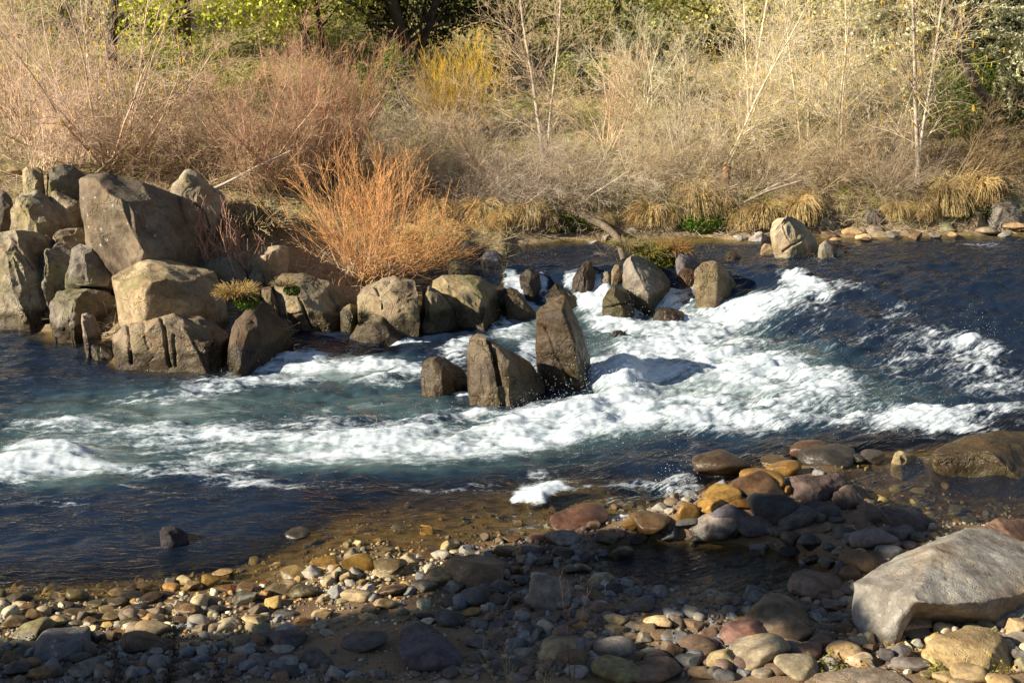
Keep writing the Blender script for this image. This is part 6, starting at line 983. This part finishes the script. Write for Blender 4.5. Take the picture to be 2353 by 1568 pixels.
# fallen leaves and twigs on the bank
n = 16000; x = r.uniform(-9, 9, n); y = np.interp(x, FSX, FSY) + .15 + r.random(n) ** 1.6 * 7; z = terrain(x, y); k = 3; P = np.empty((n, k, 3)); P[:, 0] = np.stack([x, y, z + .01], -1); d = unit(r.normal(0, 1, (n, 3)) * (1, 1, .25) + np.array((0, 0, .12)))
for j in range(1, k): d = unit(d + r.normal(0, .2, (n, 3))); P[:, j] = P[:, j - 1] + d * (r.uniform(.08, .4, n) / 2)[:, None]
V, q, t = tubes(P, np.tile((.004, .003, .002), (n, 1)), 3, np.ones(n)); me = mesh_np('twig_litter', V, q); attr_col(me, 'tone', np.repeat(np.array((.58, .46, .34)) * r.uniform(.45, 1.2, (n, 1)), 9, 0)); o = link('twig_litter', me, M['twig']); o.color = (1, 1, 1, 1); tag(o, 'fallen twigs and litter under the bare shrubs', 'litter', kind='stuff')
# ------------------------------------------------------------------ weeds on the near bank
def weed(px, py, h, lean, n, col, lab, rr=.004, leaf=0):
    r = np.random.default_rng(int(px * 3 + py)); g = ground_hit(px, py); S = stems(r, n, h, 16, lean=lean, r0=rr, k=8, wob=.05, jitter=.03); B = grow(r, *S, 8 * n, .04, .16, (20, 50), 4, .1, .1, .6, .3, rmin=.0012)
    e = bpy.data.objects.new('dead_weed' if leaf else 'grass_stalk', None); COL.objects.link(e); e.location = g; tag(e, lab, 'weed' if leaf else 'grass', 'weeds on the near bank')
    o = link('stem', plant_mesh('stem', [tubes(*S, 4), tubes(*B, 3)]), M['twig'], e); o.color = (*col, 1)
    if leaf: c = along(r, np.concatenate([S[0][:, 2:]]), 60 * n) + r.normal(0, .02, (60 * n, 3)); o = link('seed_foliage', plant_mesh('seed_foliage', [leaves(r, c, .014)]), M['twig'], e); o.color = (*col, 1)
BKK = (.035, .026, .022)
weed(392, 1575, .52, (.03, 0), 2, BKK, 'tallest black dead weed standing in the shaded cobbles', .004, 1); weed(275, 1575, .36, (0, 0), 2, BKK, 'short black dead weed beside the dark angular block', .0035, 1); weed(345, 1570, .3, (.1, 0), 1, BKK, 'thin black dead weed left of the tallest one', .0035, 1); weed(522, 1568, .40, (0, 0), 1, BKK, 'black dead weed between the tallest one and the sand', .0035, 1)
weed(1312, 1570, .85, (-.12, 0), 3, (.09, .05, .035), 'bare brown stems rising in front of the square dark rock', .0028, 0); weed(1180, 1590, .42, (-.35, 0), 4, (.42, .33, .16), 'pale grass stalks leaning over the shaded sand', .002, 0); weed(1260, 1600, .3, (-.3, 0), 3, (.40, .30, .13), 'short pale grass stalks before the tan sand block', .002, 0)
for px, py, lab in [(2190, 1415, 'green fern-like sprig growing under the edge of the layered slab'), (1895, 1535, 'flat mossy sprigs between the cobbles left of the golden kidney stone'), (2165, 1545, 'yellow-green sprigs in front of the golden kidney stone'), (2290, 1560, 'yellow-green sprigs at the bottom right corner below the golden kidney stone'), (40, 1505, 'yellow moss tuft left of the dark angular block'), (2300, 1405, 'yellow-green moss beside the pale stones above the golden kidney stone')]:
    r = np.random.default_rng(px); g = ground_hit(px, py); S = stems(r, 40, .13, 85, r0=.002, k=5, up=-.12, jitter=.05); c = along(r, S[0], 500) + r.normal(0, .006, (500, 3)); e = bpy.data.objects.new('moss_sprig', None); COL.objects.link(e); e.location = (g[0], g[1], g[2] + .06); tag(e, lab, 'moss', 'mossy sprigs among the stones')
    o = link('sprig_foliage', plant_mesh('sprig_foliage', [tubes(*S, 3), leaves(r, c, .010)]), M['leaf'], e); o.color = (.26, .24, .05, 1)
# ------------------------------------------------------------------ trees of the near bank, behind the photographer's left shoulder: they shade the beach
SH = [[(-260, 1500), (120, 1480), (360, 1468), (560, 1450), (720, 1425), (900, 1408), (985, 1390), (1000, 1320), (1060, 1262), (1160, 1240), (1290, 1215), (1400, 1225), (1500, 1232), (1600, 1228), (1780, 1196), (1840, 1168), (1960, 1162), (2060, 1195), (2160, 1225), (2060, 1260), (1990, 1300), (1940, 1350), (1940, 1425), (1880, 1440), (1800, 1420), (1720, 1395), (1400, 1402), (1380, 1490), (1230, 1500), (1240, 1680), (-300, 1680)],
 [(1240, 1520), (1330, 1500), (1540, 1530), (1640, 1600), (1640, 1680), (1240, 1680)], [(1960, 1420), (2010, 1440), (1990, 1500), (1930, 1490)]]
def inside(px, py, poly):
    r_ = np.zeros(px.shape, bool); n = len(poly)
    for i in range(n):
        (x1, y1), (x2, y2) = poly[i], poly[(i + 1) % n]; c = ((y1 > py) != (y2 > py)) & (px < (x2 - x1) * (py - y1) / (y2 - y1 + 1e-9) + x1); r_ ^= c
    return r_
r = np.random.default_rng(55); px = r.uniform(-320, 2200, 60000); py = r.uniform(1100, 1690, 60000); ok = np.zeros(60000, bool)
for k, pl in enumerate(SH): ok |= inside(px, py, pl) & ((k != 1) | (r.random(60000) < .5))
g0 = atZ(px[ok], py[ok], .13); keep = r.random(len(g0)) < np.clip((g0[:, 1] / 9.2) ** 2.0, .3, 1); g0 = g0[keep]; cen = g0 + SUN * r.uniform(10.5, 14.5, len(g0))[:, None]
e = bpy.data.objects.new('shade_tree', None); COL.objects.link(e); tag(e, 'leafy riverside tree whose shade falls over the cobble beach', 'tree')
o = link('crown', plant_mesh('crown', [leaves(r, cen, .16)], False), M['leaf'], e); o.color = (.06, .09, .02, 1)
tb = cen.mean(0); gz = float(terrain(tb[0] - 2, tb[1] - 1)); limb('trunk', [(tb[0] - 2, tb[1] - 1, gz - .1), (tb[0] - 1.5, tb[1] - .7, tb[2] * .5), tuple(tb)], .28, .12, (.12, .09, .07), None, None, parent=e)
for q5 in (.1, .3, .5, .7, .9):
    tg = cen[np.argsort(cen[:, 0])[int(q5 * len(cen))]]; limb('limb', [(tb[0] - 1.5, tb[1] - .7, tb[2] * .5), (tb * .5 + tg * .5 + np.array((0, 0, .2))), tuple(tg)], .12, .04, (.12, .09, .07), None, None, parent=e)
# ================================================================== camera, sun, sky
cam = bpy.data.cameras.new('camera'); co = bpy.data.objects.new('camera', cam); COL.objects.link(co)
cam.lens = 36 * FPX / 2352; cam.sensor_width = 36; cam.clip_end = 1000; cam.clip_start = .1
co.location = (0, 0, CAMZ); co.rotation_euler = (math.pi / 2 - TH, 0, 0); SC.camera = co
sl = bpy.data.lights.new('sun', 'SUN'); sl.energy = 5.0; sl.angle = math.radians(.53); sl.color = (1, .91, .74)
so = bpy.data.objects.new('sun', sl); COL.objects.link(so); so.rotation_euler = Vector(SUN).to_track_quat('Z', 'Y').to_euler(); so.location = (-20, -10, 20)
w = bpy.data.worlds.new('World'); SC.world = w; w.use_nodes = True; nt = w.node_tree; nt.nodes.clear()
sky = nt.nodes.new('ShaderNodeTexSky'); sky.sky_type = 'NISHITA'; sky.sun_disc = False
sky.sun_elevation = math.asin(SUN[2]); sky.sun_rotation = math.atan2(SUN[0], SUN[1]); sky.altitude = 300; sky.air_density = 1.0; sky.dust_density = .6; sky.ozone_density = 1.1
bg = nt.nodes.new('ShaderNodeBackground'); bg.inputs['Strength'].default_value = .05; ow = nt.nodes.new('ShaderNodeOutputWorld')
nt.links.new(sky.outputs[0], bg.inputs[0]); nt.links.new(bg.outputs[0], ow.inputs[0])
vs = SC.view_settings; SC.display_settings.display_device = 'sRGB'; vs.view_transform = 'Standard'; vs.look = 'None'; vs.gamma = 1; vs.exposure = 1.12
try: vs.use_curve_mapping = False
except Exception: pass
cy = SC.cycles; cy.max_bounces = 8; cy.transparent_max_bounces = 12; cy.diffuse_bounces = 3; cy.glossy_bounces = 3; cy.caustics_reflective = False; cy.caustics_refractive = False; cy.use_denoising = True; cy.denoising_prefilter = 'NONE'; cy.denoising_input_passes = 'RGB_ALBEDO_NORMAL'
cy.sample_clamp_indirect = 4; cy.sample_clamp_direct = 5
